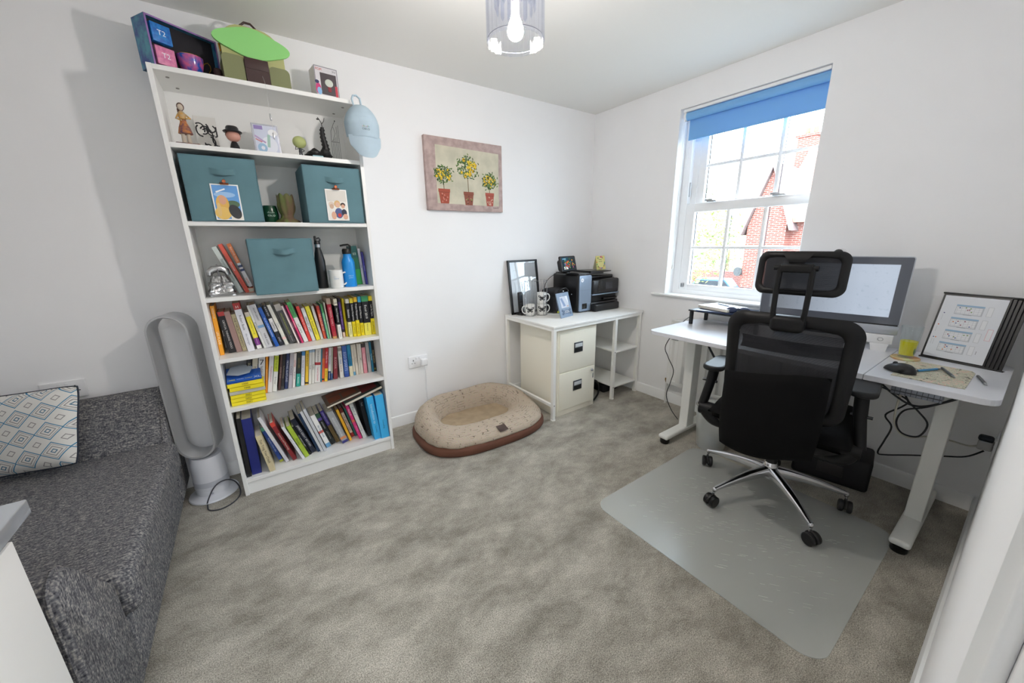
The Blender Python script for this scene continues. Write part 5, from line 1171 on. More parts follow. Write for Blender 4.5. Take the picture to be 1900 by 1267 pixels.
# ================================================================== SIT-STAND DESK
zd = .740
dk = thing('standing_desk', 'wide white height-adjustable desk under the window', 'desk', (0, 0, 0))
dtop = mat('white_laminate', 'D8DAE0', .33, bump=.03, bscale=700)
for y0, y1, nm in ((-2.540, -2.182, 'desk_top'), (-2.180, -1.136, 'desk_top')):
    mb = MB(); r = .045
    P = [(-.030, y0), (-.030, y1)]
    if y1 > -1.2: P = [(-.650, y0), (-.030, y0), (-.030, y1)]+[(-.650+r+r*math.cos(R(a)), y1-r+r*math.sin(R(a))) for a in range(90, 181, 15)]
    else: P = [(-.030+.0, y1), (-.650, y1)]+[(-.650+r+r*math.cos(R(a)), y0+r+r*math.sin(R(a))) for a in range(180, 271, 15)]+[(-.030-r+r*math.cos(R(a)), y0+r+r*math.sin(R(a))) for a in range(270, 361, 15)]
    mb.prism(P, zd-.024, zd, axis='z'); o = mb.build(nm, dtop, dk, smooth=False)
    bmod = o.modifiers.new('soft_edge', 'BEVEL'); bmod.width = .002; bmod.segments = 2
dleg = mat('white_steel', 'E9EAE6', .33)
for y in (-1.300, -2.410):
    MB().rbox(-.412, y-.029, .055, -.328, y+.029, zd-.0445, .004).build('leg_column', dleg, dk)
    o = MB().rbox(-.640, y-.034, .032, -.045, y+.034, .062, .012, 4).build('foot', dleg, dk)
    for x in (-.61, -.075): MB().lathe([(0, 0), (.026, 0), (.029, .006), (.029, .028), (.012, .033), (0, .033)], 20, c=(x, y)).build('rubber_glide', BLACKP, o)
    MB().box(-.58, y-.03, zd-.044, -.11, y+.03, zd-.0245).build('cross_bracket', dleg, dk, smooth=False)
MB().box(-.40, -2.40, zd-.050, -.34, -1.31, zd-.026).build('cross_beam', C('D8D9D6'), dk, smooth=False)
MB().rbox(-.655, -1.345, zd-.030, -.643, -1.305, zd-.0255, .002).build('edge_screw', STEEL, dk)

# control box
cx_ = thing('control_box', 'grey ribbed adapter tray hanging under the right end of the wide desk', 'power strip', (-.600, -2.335, .672))
MB().rbox(0, -.072, 0, .05, .072, .038, .004).build('housing', mat('silver_grey_plastic', '8E939E', .3, metal=.3), cx_)
mb = MB()
for k in range(9): mb.box(-.0012, -.066+k*.0155, .002, 0, -.064+k*.0155, .036)
mb.build('ribs', C('4A4D54'), cx_, smooth=False)
MB().box(-.0014, -.070, .012, -.0002, .070, .016).build('front_line', C('3A3C42'), cx_, smooth=False)
# cables under the desk
def cable(name, pts, r, m, label, k=6): 
    o = MB().tube(smooth(pts, k), r, 8).build(name, m); return tag(o, label, 'cable')
cbk = C('1E2026'); cwh = C('C9C6B8')
cable('black_cable', [(-.44, -2.10, .70), (-.46, -2.16, .665), (-.44, -2.25, .63), (-.42, -2.30, .60), (-.40, -2.285, .56), (-.39, -2.24, .50), (-.36, -2.265, .44), (-.33, -2.25, .35), (-.30, -2.235, .27), (-.28, -2.26, .262), (-.20, -2.33, .265), (-.12, -2.42, .275), (-.06, -2.49, .285), (-.04, -2.535, .33)], .0035, cbk, 'black cable looping from under the wide desk to the socket by the doorway wall')
cable('black_cable', [(-.50, -2.29, .66), (-.47, -2.31, .61), (-.44, -2.34, .57), (-.43, -2.375, .52), (-.44, -2.36, .46), (-.44, -2.31, .455), (-.44, -2.285, .50), (-.44, -2.30, .56), (-.45, -2.36, .60), (-.42, -2.44, .66), (-.40, -2.47, .70)], .0035, cbk, 'black cable knotted in a loop beside the right desk leg')
cable('black_cable', [(-.50, -2.20, .69), (-.50, -2.26, .64), (-.47, -2.32, .60), (-.46, -2.38, .62), (-.44, -2.46, .69)], .004, cbk, 'short thick black cable under the ribbed adapter tray')
cable('white_cable', [(-.46, -2.28, .65), (-.45, -2.275, .55), (-.42, -2.285, .47), (-.38, -2.32, .42), (-.25, -2.37, .40), (-.15, -2.43, .375), (-.07, -2.49, .345), (-.04, -2.53, .36)], .004, cwh, 'off-white cable running from the desk to the socket by the doorway wall')
cable('black_cable', [(-.15, -1.122, .76), (-.25, -1.120, .72), (-.42, -1.126, .60), (-.42, -1.150, .52), (-.43, -1.205, .44), (-.42, -1.185, .34), (-.42, -1.165, .24), (-.42, -1.21, .15), (-.41, -1.262, .09)], .0028, cbk, 'thin black cable hanging beside the left desk leg')
cable('black_cable', [(-.50, -1.44, .70), (-.55, -1.50, .66), (-.57, -1.55, .62), (-.55, -1.62, .59)], .006, cbk, 'short black cable dangling beside the left armrest')
socket('wall_socket', T(-.105, YF+.0005, .395) @ RZ(180), 'white double wall socket low on the doorway wall by the desk')
pg = thing('power_plug', 'white plug with a black top in the low socket by the desk', 'plug', (-.09, YF+.010, .385))
MB().rbox(-.022, 0, -.028, .022, .045, .014, .006).build('plug_body', C('B4B4B4'), pg); MB().rbox(-.020, .002, .012, .020, .048, .036, .010, 4).build('plug_cap', C('16202E'), pg)

# ---- things on the wide desk
mo = thing('computer_monitor', 'large silver edged desktop computer with a bright screen on the wide desk', 'computer', M=T(-.19, -1.885, zd) @ RZ(10.0-90))
# local x runs along the screen (from window side to doorway side is +x), -y faces the chair
al = mat('anodised_aluminium', 'B9BDC6', .3, metal=.6); pwh = mat('pearl_white', 'E6E7EA', .3)
SW = .59
MB().rbox(-SW/2, 0, .130, SW/2, .020, .462, .010, 3, only=1).build('screen_housing', al, mo)
MB().rbox(-SW/2+.004, -.0015, .133, SW/2-.004, .001, .458, .007, 3, only=1).build('glass_bezel', mat('dark_glass', '5C606A', .14), mo)
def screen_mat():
    m = bpy.data.materials.new('graded_screen'); m.use_nodes = True; nt = m.node_tree; N = nt.nodes; L = nt.links; b = N['Principled BSDF']
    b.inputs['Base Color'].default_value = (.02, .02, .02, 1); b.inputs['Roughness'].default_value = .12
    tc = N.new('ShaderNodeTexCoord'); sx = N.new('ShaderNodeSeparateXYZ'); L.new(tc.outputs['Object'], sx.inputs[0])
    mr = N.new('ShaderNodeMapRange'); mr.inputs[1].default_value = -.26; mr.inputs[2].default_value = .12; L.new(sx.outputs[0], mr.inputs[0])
    cr = N.new('ShaderNodeValToRGB'); cr.color_ramp.elements[0].color = lin('6A7078'); cr.color_ramp.elements[1].color = lin('CFDCEE'); L.new(mr.outputs[0], cr.inputs[0])  # emission ramps from mid grey to pale blue along the screen
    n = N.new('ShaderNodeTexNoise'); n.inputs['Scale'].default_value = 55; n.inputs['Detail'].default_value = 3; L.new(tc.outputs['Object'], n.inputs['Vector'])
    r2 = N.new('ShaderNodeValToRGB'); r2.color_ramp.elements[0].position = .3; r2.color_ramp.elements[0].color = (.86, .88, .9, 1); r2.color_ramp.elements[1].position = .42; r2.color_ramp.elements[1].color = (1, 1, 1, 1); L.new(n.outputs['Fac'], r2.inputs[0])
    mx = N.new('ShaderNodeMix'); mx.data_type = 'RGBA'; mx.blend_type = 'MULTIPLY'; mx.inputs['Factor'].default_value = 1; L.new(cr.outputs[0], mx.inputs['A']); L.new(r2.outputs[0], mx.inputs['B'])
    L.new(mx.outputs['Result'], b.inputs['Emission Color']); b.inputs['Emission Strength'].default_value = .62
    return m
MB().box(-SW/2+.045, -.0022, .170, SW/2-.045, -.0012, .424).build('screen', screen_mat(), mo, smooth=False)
MB().box(-SW/2+.006, -.0018, .1285, SW/2-.006, .003, .1345).build('black_strip', C('0A0A0C'), mo, smooth=False)
MB().rbox(-SW/2, .0, .085, SW/2, .020, .130, .002).build('chin', al, mo)
MB().rbox(-SW/2+.006, -.012, .038, SW/2-.010, .05, .083, .004).build('sound_bar', pwh, mo)
MB().tube([(SW/2-.055+.010*math.cos(2*PI*i/24), -.0125, .060+.008*math.sin(2*PI*i/24)) for i in range(24)], .0010, 6, closed=True).build('ring_mark', C('8E9098'), mo)
for x in (-SW/2+.055, SW/2-.055): MB().prism([(x-.036, .040), (x+.034, .040), (x+.028, .0), (x-.028, .0)], -.010, .05).build('support_foot', pwh, mo)
MB().prism([(.02, .1), (.02, .4), (.045, .36), (.045, .14)], -.18, .18, axis='x').build('rear_shell', al, mo)
wc = thing('webcam', 'round black and white webcam on top of the desktop computer', 'webcam', M=T(-.19, -1.885, zd) @ RZ(-80) @ T(.012, .006, .462))
MB().sphere((0, -.004, .014), (.020, .014, .020), 20).build('camera_shell', BLACKP, wc)
MB().cyl((.012, .0, .016), (.012, .020, .018), .019, n=24).build('white_cap', pwh, wc)
MB().cyl((0, -.016, .014), (0, -.020, .014), .008, n=18).build('lens', C('5A6068', .1), wc)
kb = thing('keyboard', 'slim black keyboard on the desk in front of the computer', 'keyboard', (-.405, -1.93, zd+.0005), 6)
MB().rbox(-.065, -.16, 0, .065, .20, .010, .004).build('keyboard_body', BLACKP, kb)
for i in range(5):
    mb = MB()
    for j in range(15): mb.rbox(-.058+i*.024, -.152+j*.0232, .0095, -.037+i*.024, -.1325+j*.0232, .0125, .001, 1)
    mb.build('key_row', C('26272B'), kb, smooth=False)
# raised black stand
st = thing('desk_riser', 'low black shelf stand on the window end of the wide desk', 'shelf', (0, 0, 0))
MB().rbox(-.285, -1.625, zd+.088, -.055, -1.183, zd+.098, .003).build('riser_top', BLACKP, st)
for x in (-.268, -.075):
    for y in (-1.20, -1.605): MB().rbox(x-.010, y-.010, zd, x+.010, y+.010, zd+.089, .002).build('leg', BLACKP, st)
zr = zd+.0985
fo = MB().rbox(-.13, -.17, 0, .11, .15, .010, .002).build('folder', C('1A2A4A', .3), None, T(-.165, -1.375, zr) @ RZ(12)); tag(fo, 'dark blue folder lying on the black riser', 'folder')
nb = thing('notebook', 'pale open notebook lying on the dark blue folder', 'notebook', (-.165, -1.345, zr+.0105), -14)
MB().rbox(-.095, -.115, 0, .08, .105, .018, .003).build('page_block', mat('notebook_pages', 'E4E0D4', .8), nb); MB().rbox(-.098, -.118, .018, .082, .107, .0205, .001).build('cover', C('ECEAE4'), nb)
pe = MB().cyl((-.02, -.05, .026), (.03, .04, .026), .0042, n=10).cyl((.03, .04, .026), (.036, .05, .026), .003, n=8).build('pen', C('8A94A8', .25), None, T(-.165, -1.345, zr+.0105)); tag(pe, 'silver pen lying on the pale notebook', 'pen', 'pens')
sg = thing('sunglasses', 'pair of dark blue sunglasses folded on the folder by the notebook', 'sunglasses', (-.235, -1.475, zr+.012), -60)
for sx_ in (-1, 1):
    MB().sphere((sx_*.033, 0, .016), (.030, .012, .019), 20).build('lens', mat('blue_grey_lens', '3C4662', .12), sg)
MB().tube([(-.012, -.008, .024), (0, -.011, .028), (.012, -.008, .024)], .003, 8).tube([(-.062, 0, .02), (-.05, .03, .016), (.03, .045, .012)], .003, 8).tube([(.062, 0, .02), (.05, .028, .014), (-.03, .05, .010)], .003, 8).build('frame', C('1E2438', .2), sg)
ky = MB().tube([(.012*math.cos(2*PI*i/20), .012*math.sin(2*PI*i/20), .002) for i in range(20)], .0012, 6, closed=True).rbox(.010, -.004, 0, .045, .004, .003, .001).rbox(.004, .008, .001, .030, .016, .004, .001).build('key_ring', STEEL, None, T(-.250, -1.545, zr+.0005)); tag(ky, 'small bunch of metal keys on the riser edge beside the sunglasses', 'keys')
# glass of green tea
def se2(): pass
gl = thing('drinking_glass', 'clear tumbler half full of yellow-green drink on a coaster', 'glass', (-.242, -2.235, zd+.0115))
clr = glass_mat('tumbler_glass', 'FCFEFE', .1); 
MB().lathe([(0, 0), (.026, 0), (.027, .004), (.037, .145), (.0357, .145), (.0262, .010), (0, .008)], 36).build('tumbler', clr, gl)
tea = bpy.data.materials.new('yellow_green_drink'); tea.use_nodes = True; b_ = tea.node_tree.nodes['Principled BSDF']
b_.inputs['Base Color'].default_value = lin('F2E626'); b_.inputs['Roughness'].default_value = .05; b_.inputs['Transmission Weight'].default_value = .25; b_.inputs['IOR'].default_value = 1.33; b_.inputs['Emission Strength'].default_value = 0
MB().lathe([(0, .0095), (.0255, .0105), (.0305, .076), (0, .076)], 36).build('drink', tea, gl)
MB().sphere((-.006, -.024, .035), (.010, .003, .021), 14, M=None).build('tea_leaf', C('4A6A1E'), gl)
co = MB().lathe([(0, 0), (.048, 0), (.050, .003), (.050, .008), (.047, .0105), (0, .0105)], 40).build('coaster', mat('coaster_cork', 'C98F62', .5, vcol='C8CFA0', vscale=14), None, T(-.242, -2.235, zd+.0005)); tag(co, 'round wooden coaster under the tumbler', 'coaster')
mpd = MB().prism([(-.590+.01, -2.250), (-.580, -2.435), (-.575, -2.450), (-.30, -2.452), (-.27, -2.44), (-.252, -2.27), (-.262, -2.25)], zd+.0003, zd+.0028, 0, axis='z')
def mp_mat():
    m = bpy.data.materials.new('map_print'); m.use_nodes = True; nt = m.node_tree; N = nt.nodes; L = nt.links; b = N['Principled BSDF']; b.inputs['Roughness'].default_value = .6
    tc = N.new('ShaderNodeTexCoord'); n = N.new('ShaderNodeTexNoise'); n.inputs['Scale'].default_value = 28; n.inputs['Detail'].default_value = 4; n.inputs['Distortion'].default_value = 2.5; L.new(tc.outputs['Object'], n.inputs['Vector'])
    cr = N.new('ShaderNodeValToRGB'); e = cr.color_ramp.elements; e[0].position = .36; e[0].color = lin('4A4A40'); e[1].position = .7; e[1].color = lin('D8A890')
    for p, c in ((.40, 'D6CFB4'), (.46, 'CFCDB8'), (.485, '6A6A54'), (.50, 'DCD6C4'), (.56, 'B4BCA0'), (.60, 'E2C8BC')): k = e.new(p); k.color = lin(c)
    L.new(n.outputs['Fac'], cr.inputs[0]); L.new(cr.outputs[0], b.inputs['Base Color']); return m
mpd = mpd.build('mouse_mat', mp_mat(), smooth=False); tag(mpd, 'mouse mat printed with a busy pastel pattern on the wide desk', 'mouse mat')
ms = thing('computer_mouse', 'black contoured computer mouse lying on the mouse mat edge', 'mouse', (-.500, -2.262, zd+.003), 70)
def mousef(u, v):
    a = 2*PI*u; c, s = math.cos(a), math.sin(a); k = math.cos(v*PI/2); zz = math.sin(v*PI/2)
    return Vector((.054*c*k*(1+.08*s), .035*s*k*(1-.18*c), .001+.036*zz*(1-.25*c*k)))
MB().grid(mousef, 36, 12, cu=True).build('mouse_body', mat('mouse_black', '101012', .3), ms, ang=60)
MB().cyl((.02, -.003, .030), (.02, .003, .030), .008, n=14).build('scroll_wheel', C('3A3C40'), ms)
def pen(p0, p1, c, label, tip='2A2A2E'):
    p0, p1 = Vector(p0), Vector(p1); d = (p1-p0); L_ = d.length; d.normalize()
    t = thing('pen', label, 'pen', p0, 0, 'pens')
    MB().cyl((0, 0, 0), d*(L_*.80), .0048, n=12).build('barrel', C(c, .3), t); MB().cyl(d*(L_*.80), d*(L_), .0045, .0012, n=12).build('tip', C(tip, .3), t)
    MB().cyl(-d*.008, (0, 0, 0), .003, n=8).build('button', C(tip, .3), t)
pen((-.455, -2.308, zd+.0085), (-.345, -2.362, zd+.0085), '2E8AC0', 'bright blue pen lying on the mouse mat by the mouse', '3A4A5A')
pen((-.330, -2.362, zd+.0085), (-.458, -2.412, zd+.0085), '3C444E', 'dark grey pen lying across the mouse mat', '8A8E94')
pen((-.350, -2.432-.03, zd+.0055), (-.475, -2.474-.02, zd+.0055), '30363C', 'black pen on the desk beyond the mouse mat', 'B0B2B6')
# document display
dh = thing('document_holder', 'black desktop display book showing a page of coloured diagrams', 'document holder', M=T(0, 0, 0))
p00 = Vector((-.128, -2.266, zd+.002)); px_r = Vector((-.185, -2.500, zd+.002)); ptl = Vector((-.060, -2.285, 1.040))
ux = (px_r-p00).normalized(); uy = (ptl-p00); hh = uy.length; uy -= ux*uy.dot(ux); uy.normalize(); uz = ux.cross(uy)
Mx = Matrix((ux, uy, uz)).transposed().to_4x4(); Mx.translation = p00; dh.matrix_local = Mx
PW, PH = .225, .305
side = 1 if uz.x < 0 else -1
for k in range(5):
    off = side*(-.004-.0055*k)
    o = MB().rbox(0+.011*k, 0, min(off, off+.0022*side), PW-.022+.011*k, PH, max(off, off+.0022*side), .001, 1).build('sleeve', C('101116', .35), dh)
mb = MB().rbox(-.004, -.006, -.030, PW+.032, .004, .002, .002) if side > 0 else MB().rbox(-.004, -.006, -.002, PW+.032, .004, .030, .002)
mb.build('bottom_bar', C('0E0F12', .35), dh)
mb = MB().rbox(-.004, PH-.003, -.028, PW+.03, PH+.004, .0, .002) if side > 0 else MB().rbox(-.004, PH-.003, 0, PW+.03, PH+.004, .028, .002)
mb.build('top_bar', C('0E0F12', .35), dh)
MB().prism([(.02, 0), (PW, 0), (PW-.03, .2), (.06, .2)], -.04*side, -.036*side, axis='z').build('stand_back', C('17181C'), dh, smooth=False)
sh = [('D9DCE2', rect(.008, .010, PW-.028, PH-.010))]
random.seed(4)
for q in range(4):
    x0, y0 = .035+.0*q, .040+q*.058
    x0 = .045+q*.003
    sh += [('B9BDC4', rect(x0, y0, x0+.085, y0+.044)), ('DEE0E4', rect(x0+.002, y0+.004, x0+.080, y0+.034)), ('8FAFCB', rect(x0, y0+.037, x0+.085, y0+.044)), ('C6C9CE', rect(x0+.095, y0+.002, x0+.112, y0+.044)), ('E0E2E6', rect(x0+.097, y0+.004, x0+.110, y0+.042))]
    for g in range(6): sh.append(('A4A8B0', line(x0+.006+.013*g, y0+.003, x0+.006+.013*g, y0+.036, .0006)))
    for g in range(3): sh.append(('A4A8B0', line(x0, y0+.008+.010*g, x0+.085, y0+.008+.010*g, .0006)))
    for g in range(6): sh.append((random.choice(['C87A4A', '3A5A9A', '8A4A5A', 'D88A5A', '5A6AA0', '7A9A5A']), ell(x0+random.uniform(.008, .076), y0+random.uniform(.008, .032), .0026, .0026, 8)))
    sh.append(('8A8E96', line(x0+.028, y0, x0+.055, y0, .0016)))
for k, (x, y) in enumerate([(.020, .10), (.020, .16), (.024, .215), (.027, .10)]):
    sh.append((['3A5A8A', 'C8603A', '4A4A7A', 'C87A4A'][k], ell(x, y, .0026, .0026, 8))); sh.append(('B0B4BA', line(x-.002, y-.034, x-.002, y-.008, .0010)))
sh += [('D8A0A8', rect(.172, .115, .188, .165)), ('DFE0E4', rect(.1732, .1165, .1868, .1635)), ('8E9096', line(.165, .05, .165, .065, .0018))]
flat('printed_page', sh, dh, T(0, 0, 0.0 if side > 0 else 0) @ (Matrix.Identity(4) if side > 0 else Matrix.Scale(-1, 4, (0, 0, 1))), step=.000006)

# ---- radiator
rd = thing('radiator', 'white panel radiator under the window behind the wide desk', 'radiator', (0, 0, 0))
mb = MB(); rm = mat('radiator_enamel', 'E6E6E4', .35)
y = -.952
pts = []
while y > -1.95:
    for dy, dx in ((0, 0), (.022, 0), (.034, .005), (.060, .005), (.072, 0), (.09, 0)): pts.append((y-dy, -.078-dx*(-1)*1.0 if dx else -.086))
    y -= .09
P = [(x, yy) for yy, x in pts]
vs = [(x, yy, z) for z in (.215, .670) for x, yy in P]; n = len(P)
mb.add(vs, [(i, i+1, n+i+1, n+i) for i in range(n-1)])
mb.rbox(-.086, -1.955, .185, -.070, -.952, .217, .003).rbox(-.086, -1.955, .668, -.070, -.952, .698, .003).box(-.072, -1.955, .19, -.070, -.952, .69)
mb.rbox(-.088, -1.955, .692, -.025, -.950, .703, .002).rbox(-.088, -.955, .185, -.028, -.948, .700, .003)
mb.build('radiator_panel', rm, rd)
rv = thing('radiator_valve', 'white and brass valve at the left foot of the radiator', 'valve', (-.052, -.935, 0))
MB().tube([(0, 0, .0), (0, 0, .19)], .0075, 10).build('pipe', C('D8D8D6'), rv)
MB().cyl((0, 0, .185), (0, 0, .225), .012, n=14).cyl((0, -.016, .21), (0, .014, .21), .009, n=12).lathe([(0, .196), (.016, .196), (.016, .204), (0, .204)], 6).build('brass_body', mat('brass', '9A7A42', .35, metal=.9), rv)
MB().lathe([(0, .222), (.014, .222), (.015, .255), (.012, .262), (0, .262)], 18).build('cap', plw, rv)
# waste bin
wb = thing('waste_bin', 'frosted clear plastic waste bin on the carpet by the left desk leg', 'bin', (-.420, -1.500, 0))
fr = glass_mat('frosted_plastic', 'F6F8F7', .2, rough=.35, diffuse=.33)
MB().lathe([(0, .002), (.078, .002), (.082, .008), (.104, .275), (.107, .28), (.104, .281), (.101, .275), (.079, .012), (0, .008)], 44).build('bin_body', fr, wb)
MB().sphere((-.01, -.005, .05), (.055, .05, .03), 14).build('crumpled_contents', mat('paper_scraps', 'A9AFC8', .8, vcol='C8C8CC', vscale=20), wb)
# black storage box under desk
sx = thing('storage_bag', 'black fabric equipment bag on the carpet against the skirting under the desk', 'bag', (-.165, -2.045, 0), 10)
MB().rbox(-.115, -.165, 0, .100, .16, .175, .018, 4).build('bag_body', mat('black_cordura', '15151A'), sx, ang=50)
MB().rbox(-.119, -.06, .05, -.113, .05, .115, .006).build('label_patch', C('2E2A2C'), sx)
# ---- chair mat
cmm = glass_mat('ribbed_clear_mat', 'FAFCFB', .5, rough=.3, diffuse=.24)
nt = cmm.node_tree; N = nt.nodes; tc = N.new('ShaderNodeTexCoord'); mpn = N.new('ShaderNodeMapping'); mpn.inputs['Scale'].default_value = (14, 60, 1); mpn.inputs['Rotation'].default_value = (0, 0, R(0)); nt.links.new(tc.outputs['Object'], mpn.inputs[0])
nz = N.new('ShaderNodeTexNoise'); nz.inputs['Scale'].default_value = 1.4; nt.links.new(mpn.outputs[0], nz.inputs['Vector']); bpn = N.new('ShaderNodeBump'); bpn.inputs['Strength'].default_value = .35; bpn.inputs['Distance'].default_value = .003
nt.links.new(nz.outputs['Fac'], bpn.inputs['Height'])
for q in N:
    if q.type in ('BSDF_GLOSSY', 'BSDF_DIFFUSE'): nt.links.new(bpn.outputs[0], q.inputs['Normal'])
P = roundrect(-1.435, -2.385, -.500, -1.445, .075, 8)
cmo = MB().prism(P, .0006, .0032, axis='z').build('chair_mat', cmm, smooth=False); tag(cmo, 'translucent plastic floor mat under the office chair', 'chair mat')
random.seed(8); mb = MB()
for k in range(430):
    x = -1.33+.70*random.random(); y = -1.55-.75*random.random()
    if random.random() > .35+.5*abs(mnoise.noise(Vector((x*4, y*4, 0)))*2): continue
    L_ = random.uniform(.006, .022)
    mb.rbox(0, 0, .0030, L_*1.6, .0010, .0039, .0004, 1, M=T(x, y, 0) @ RZ(-52))
mb.build('ribs', mat('mat_ridge', 'CFD0CC', .2), cmo, smooth=False)['kind'] = 'stuff'

# ================================================================== OFFICE CHAIR
oc = thing('office_chair', 'black mesh office chair with headrest and chrome star base', 'office chair', (-.66, -1.92, .0034), 8)
ck = mat('chair_black_frame', '0C0C0E', .5, spec=.3, bump=.04, bscale=400); cf = mat('chair_black_fabric', '0B0B0C', .85, spec=.15, bump=.35, bscale=900); 
def mesh_mat():
    m = bpy.data.materials.new('black_mesh_weave'); m.use_nodes = True; nt = m.node_tree; N = nt.nodes; L = nt.links; b = N['Principled BSDF']; b.inputs['Base Color'].default_value = lin('12131A'); b.inputs['Roughness'].default_value = .8
    t = N.new('ShaderNodeBsdfTransparent'); mx = N.new('ShaderNodeMixShader'); tc = N.new('ShaderNodeTexCoord'); w = N.new('ShaderNodeTexWave'); w.bands_direction = 'Z'; w.inputs['Scale'].default_value = 120; w.inputs['Distortion'].default_value = .5
    L.new(tc.outputs['Object'], w.inputs['Vector']); mr = N.new('ShaderNodeMapRange'); mr.inputs[3].default_value = .90; mr.inputs[4].default_value = .99; L.new(w.outputs['Fac'], mr.inputs[0]); L.new(mr.outputs[0], mx.inputs[0])
    L.new(t.outputs[0], mx.inputs[1]); L.new(b.outputs[0], mx.inputs[2]); L.new(mx.outputs[0], N['Material Output'].inputs[0]); return m
cm = mesh_mat(); YO = -.028
def rr2(hw, z0, z1, r, n=8, rb=None): return roundrect(-hw, z0, hw, z1, rb or r, n, rt=r)
def bowx(y, z, x0=-.33, lean=.09, bow=.05):
    return x0+(1.0-z)*lean-.0+bow*((y)/.24)**2-.02*math.sin((z-.45)/.55*PI)
# frame ring: loft between outer and inner outlines with rounded section
def ring(outer, inner, thick, fx, m, name, parent):
    mb = MB(); n = len(outer); vs = []
    sec = []
    for t, d in ((0, 0), (.12, .5), (.5, 1), (.88, .5), (1, 0), (.88, -.5), (.5, -1), (.12, -.5)):
        for (a, b_), (c, d_) in zip(outer, inner):
            y, z = a+(c-a)*t, b_+(d_-b_)*t
            vs.append((fx(y, z)-thick*.5*d, y*(1-.16*max(0, 1.0-z) if z < 1.02 else 1)+YO, z))
    fs = []; k = 8
    for j in range(k):
        for i in range(n): fs.append((j*n+i, j*n+(i+1) % n, ((j+1) % k)*n+(i+1) % n, ((j+1) % k)*n+i))
    return MB().add(vs, fs).build(name, m, parent, ang=60)
n_ = 10
ring(rr2(.231, .560, 1.000, .075, n_, rb=.06), rr2(.175, .605, .945, .035, n_, rb=.03), .032, bowx, ck, 'back_frame', oc)
def panel(hw, z0, z1, fx, name, m, parent, dx=0, nu=16, nv=16):
    return MB().grid(lambda u, v: Vector((fx((u*2-1)*hw, z0+v*(z1-z0))+dx, (u*2-1)*hw+YO, z0+v*(z1-z0))), nu, nv).build(name, m, parent)
panel(.172, .58, .955, bowx, 'back_mesh', cm, oc)
# inner band seen through the mesh
MB().grid(lambda u, v: Vector((bowx((u*2-1)*.170, .86)+.035+.02*math.sin(PI*v), (u*2-1)*.170+YO, .835+v*.055)), 14, 4).build('shoulder_band', ck, oc)
# back spine
MB().rbox(-.37, YO-.035, .46, -.335, YO+.035, .72, .010, 3).tube([(-.345, YO, .50), (-.325, YO, .43), (-.26, YO, .40), (-.10, YO, .385)], .024, 12).build('back_spine', ck, oc)
# lumbar pad
def lum(sgn):
    def fn(u, v):
        a, b_ = u*2-1, v*2-1
        t = max(0, (1-abs(a)**5))**.5*max(0, (1-abs(b_)**6))**.5
        hw = .180*(1-.06*max(0, -b_)**2); z = .605+b_*.178-.050*max(0, a+.5)/1.5-.03*(max(0, -b_)**3)*(1-a*a)*1.0
        return Vector((-.385+.05*a*a*.8-(.034 if sgn > 0 else -.018)*t-.015*(b_ < 0)*b_*b_*-1, a*hw+YO+.016, z))
    return fn
MB().grid(lum(1), 26, 26).grid(lum(-1), 26, 26).build('lumbar_pad', cf, oc, ang=70)
# headrest
def hbow(y, z): return -.335+.045*(y/.14)**2+(z-1.16)*.12
hring = ring(rr2(.145, 1.078, 1.244, .035, n_), rr2(.118, 1.104, 1.218, .020, n_), .022, hbow, ck, 'headrest_frame', oc)
panel(.122, 1.10, 1.222, hbow, 'headrest_mesh', cm, oc, nv=8)
MB().grid(lambda u, v: Vector((-.352-.01*math.sin(PI*v), YO+.004+(u-.5)*(.10-.055*min(1, v*1.6)), 1.240-.055*v)), 8, 8).grid(lambda u, v: Vector((-.346, YO+.004+(u-.5)*(.10-.055*min(1, v*1.6)), 1.240-.055*v)), 8, 8).build('headrest_neck', ck, oc)
MB().cyl((-.365, YO-.066, 1.185), (-.365, YO+.070, 1.185), .010, n=16).rbox(-.378, YO-.048, 1.168, -.352, YO+.050, 1.198, .006).build('tilt_hinge', ck, oc)
for s_ in (-1, 1): MB().tube([(-.366, YO+s_*.050, 1.188), (-.372, YO+s_*.051, 1.10), (-.372, YO+s_*.050, 1.02), (-.368, YO+s_*.046, .975)], .0095, 12).build('headrest_post', ck, oc)
MB().tube([(-.366, YO-.050, 1.190), (-.364, YO, 1.192), (-.366, YO+.050, 1.190)], .010, 12).build('post_crossbar', ck, oc)
MB().rbox(-.385, YO-.056, .940, -.325, YO+.056, 1.004, .020, 5).build('headrest_socket', ck, oc, ang=60)
# seat
def seat_top(sgn):
    def fn(u, v):
        a, b_ = u*2-1, v*2-1
        e = max(0, 1-abs(a)**6)**.5*max(0, 1-abs(b_)**6)**.5
        x = -.03+a*.255; y = b_*.262*(1-.08*max(0, a)**3)
        z = .490+(.050*e-.012*(1-b_*b_)*e+(-.03*max(0, a)**3) if sgn > 0 else -.055*e)
        z += .045*max(0, -a)**4*0+ .03*abs(b_)**3*(sgn > 0)*e
        return Vector((x, y+YO*.8, z))
    return fn
MB().grid(seat_top(1), 28, 28).grid(seat_top(-1), 28, 28).build('seat', cf, oc, ang=70)
def shell(u, v):
    a, b_ = u*2-1, v*2-1; e = max(0, 1-abs(a)**4)**.6*max(0, 1-abs(b_)**4)**.6
    return Vector((-.045+a*.235, b_*.235+YO*.8, .465-.085*e))
MB().grid(shell, 20, 20).build('seat_shell', ck, oc, ang=70)
MB().rbox(-.13, -.075, .355, .09, .06, .41, .015, 3).build('tilt_mechanism', ck, oc)
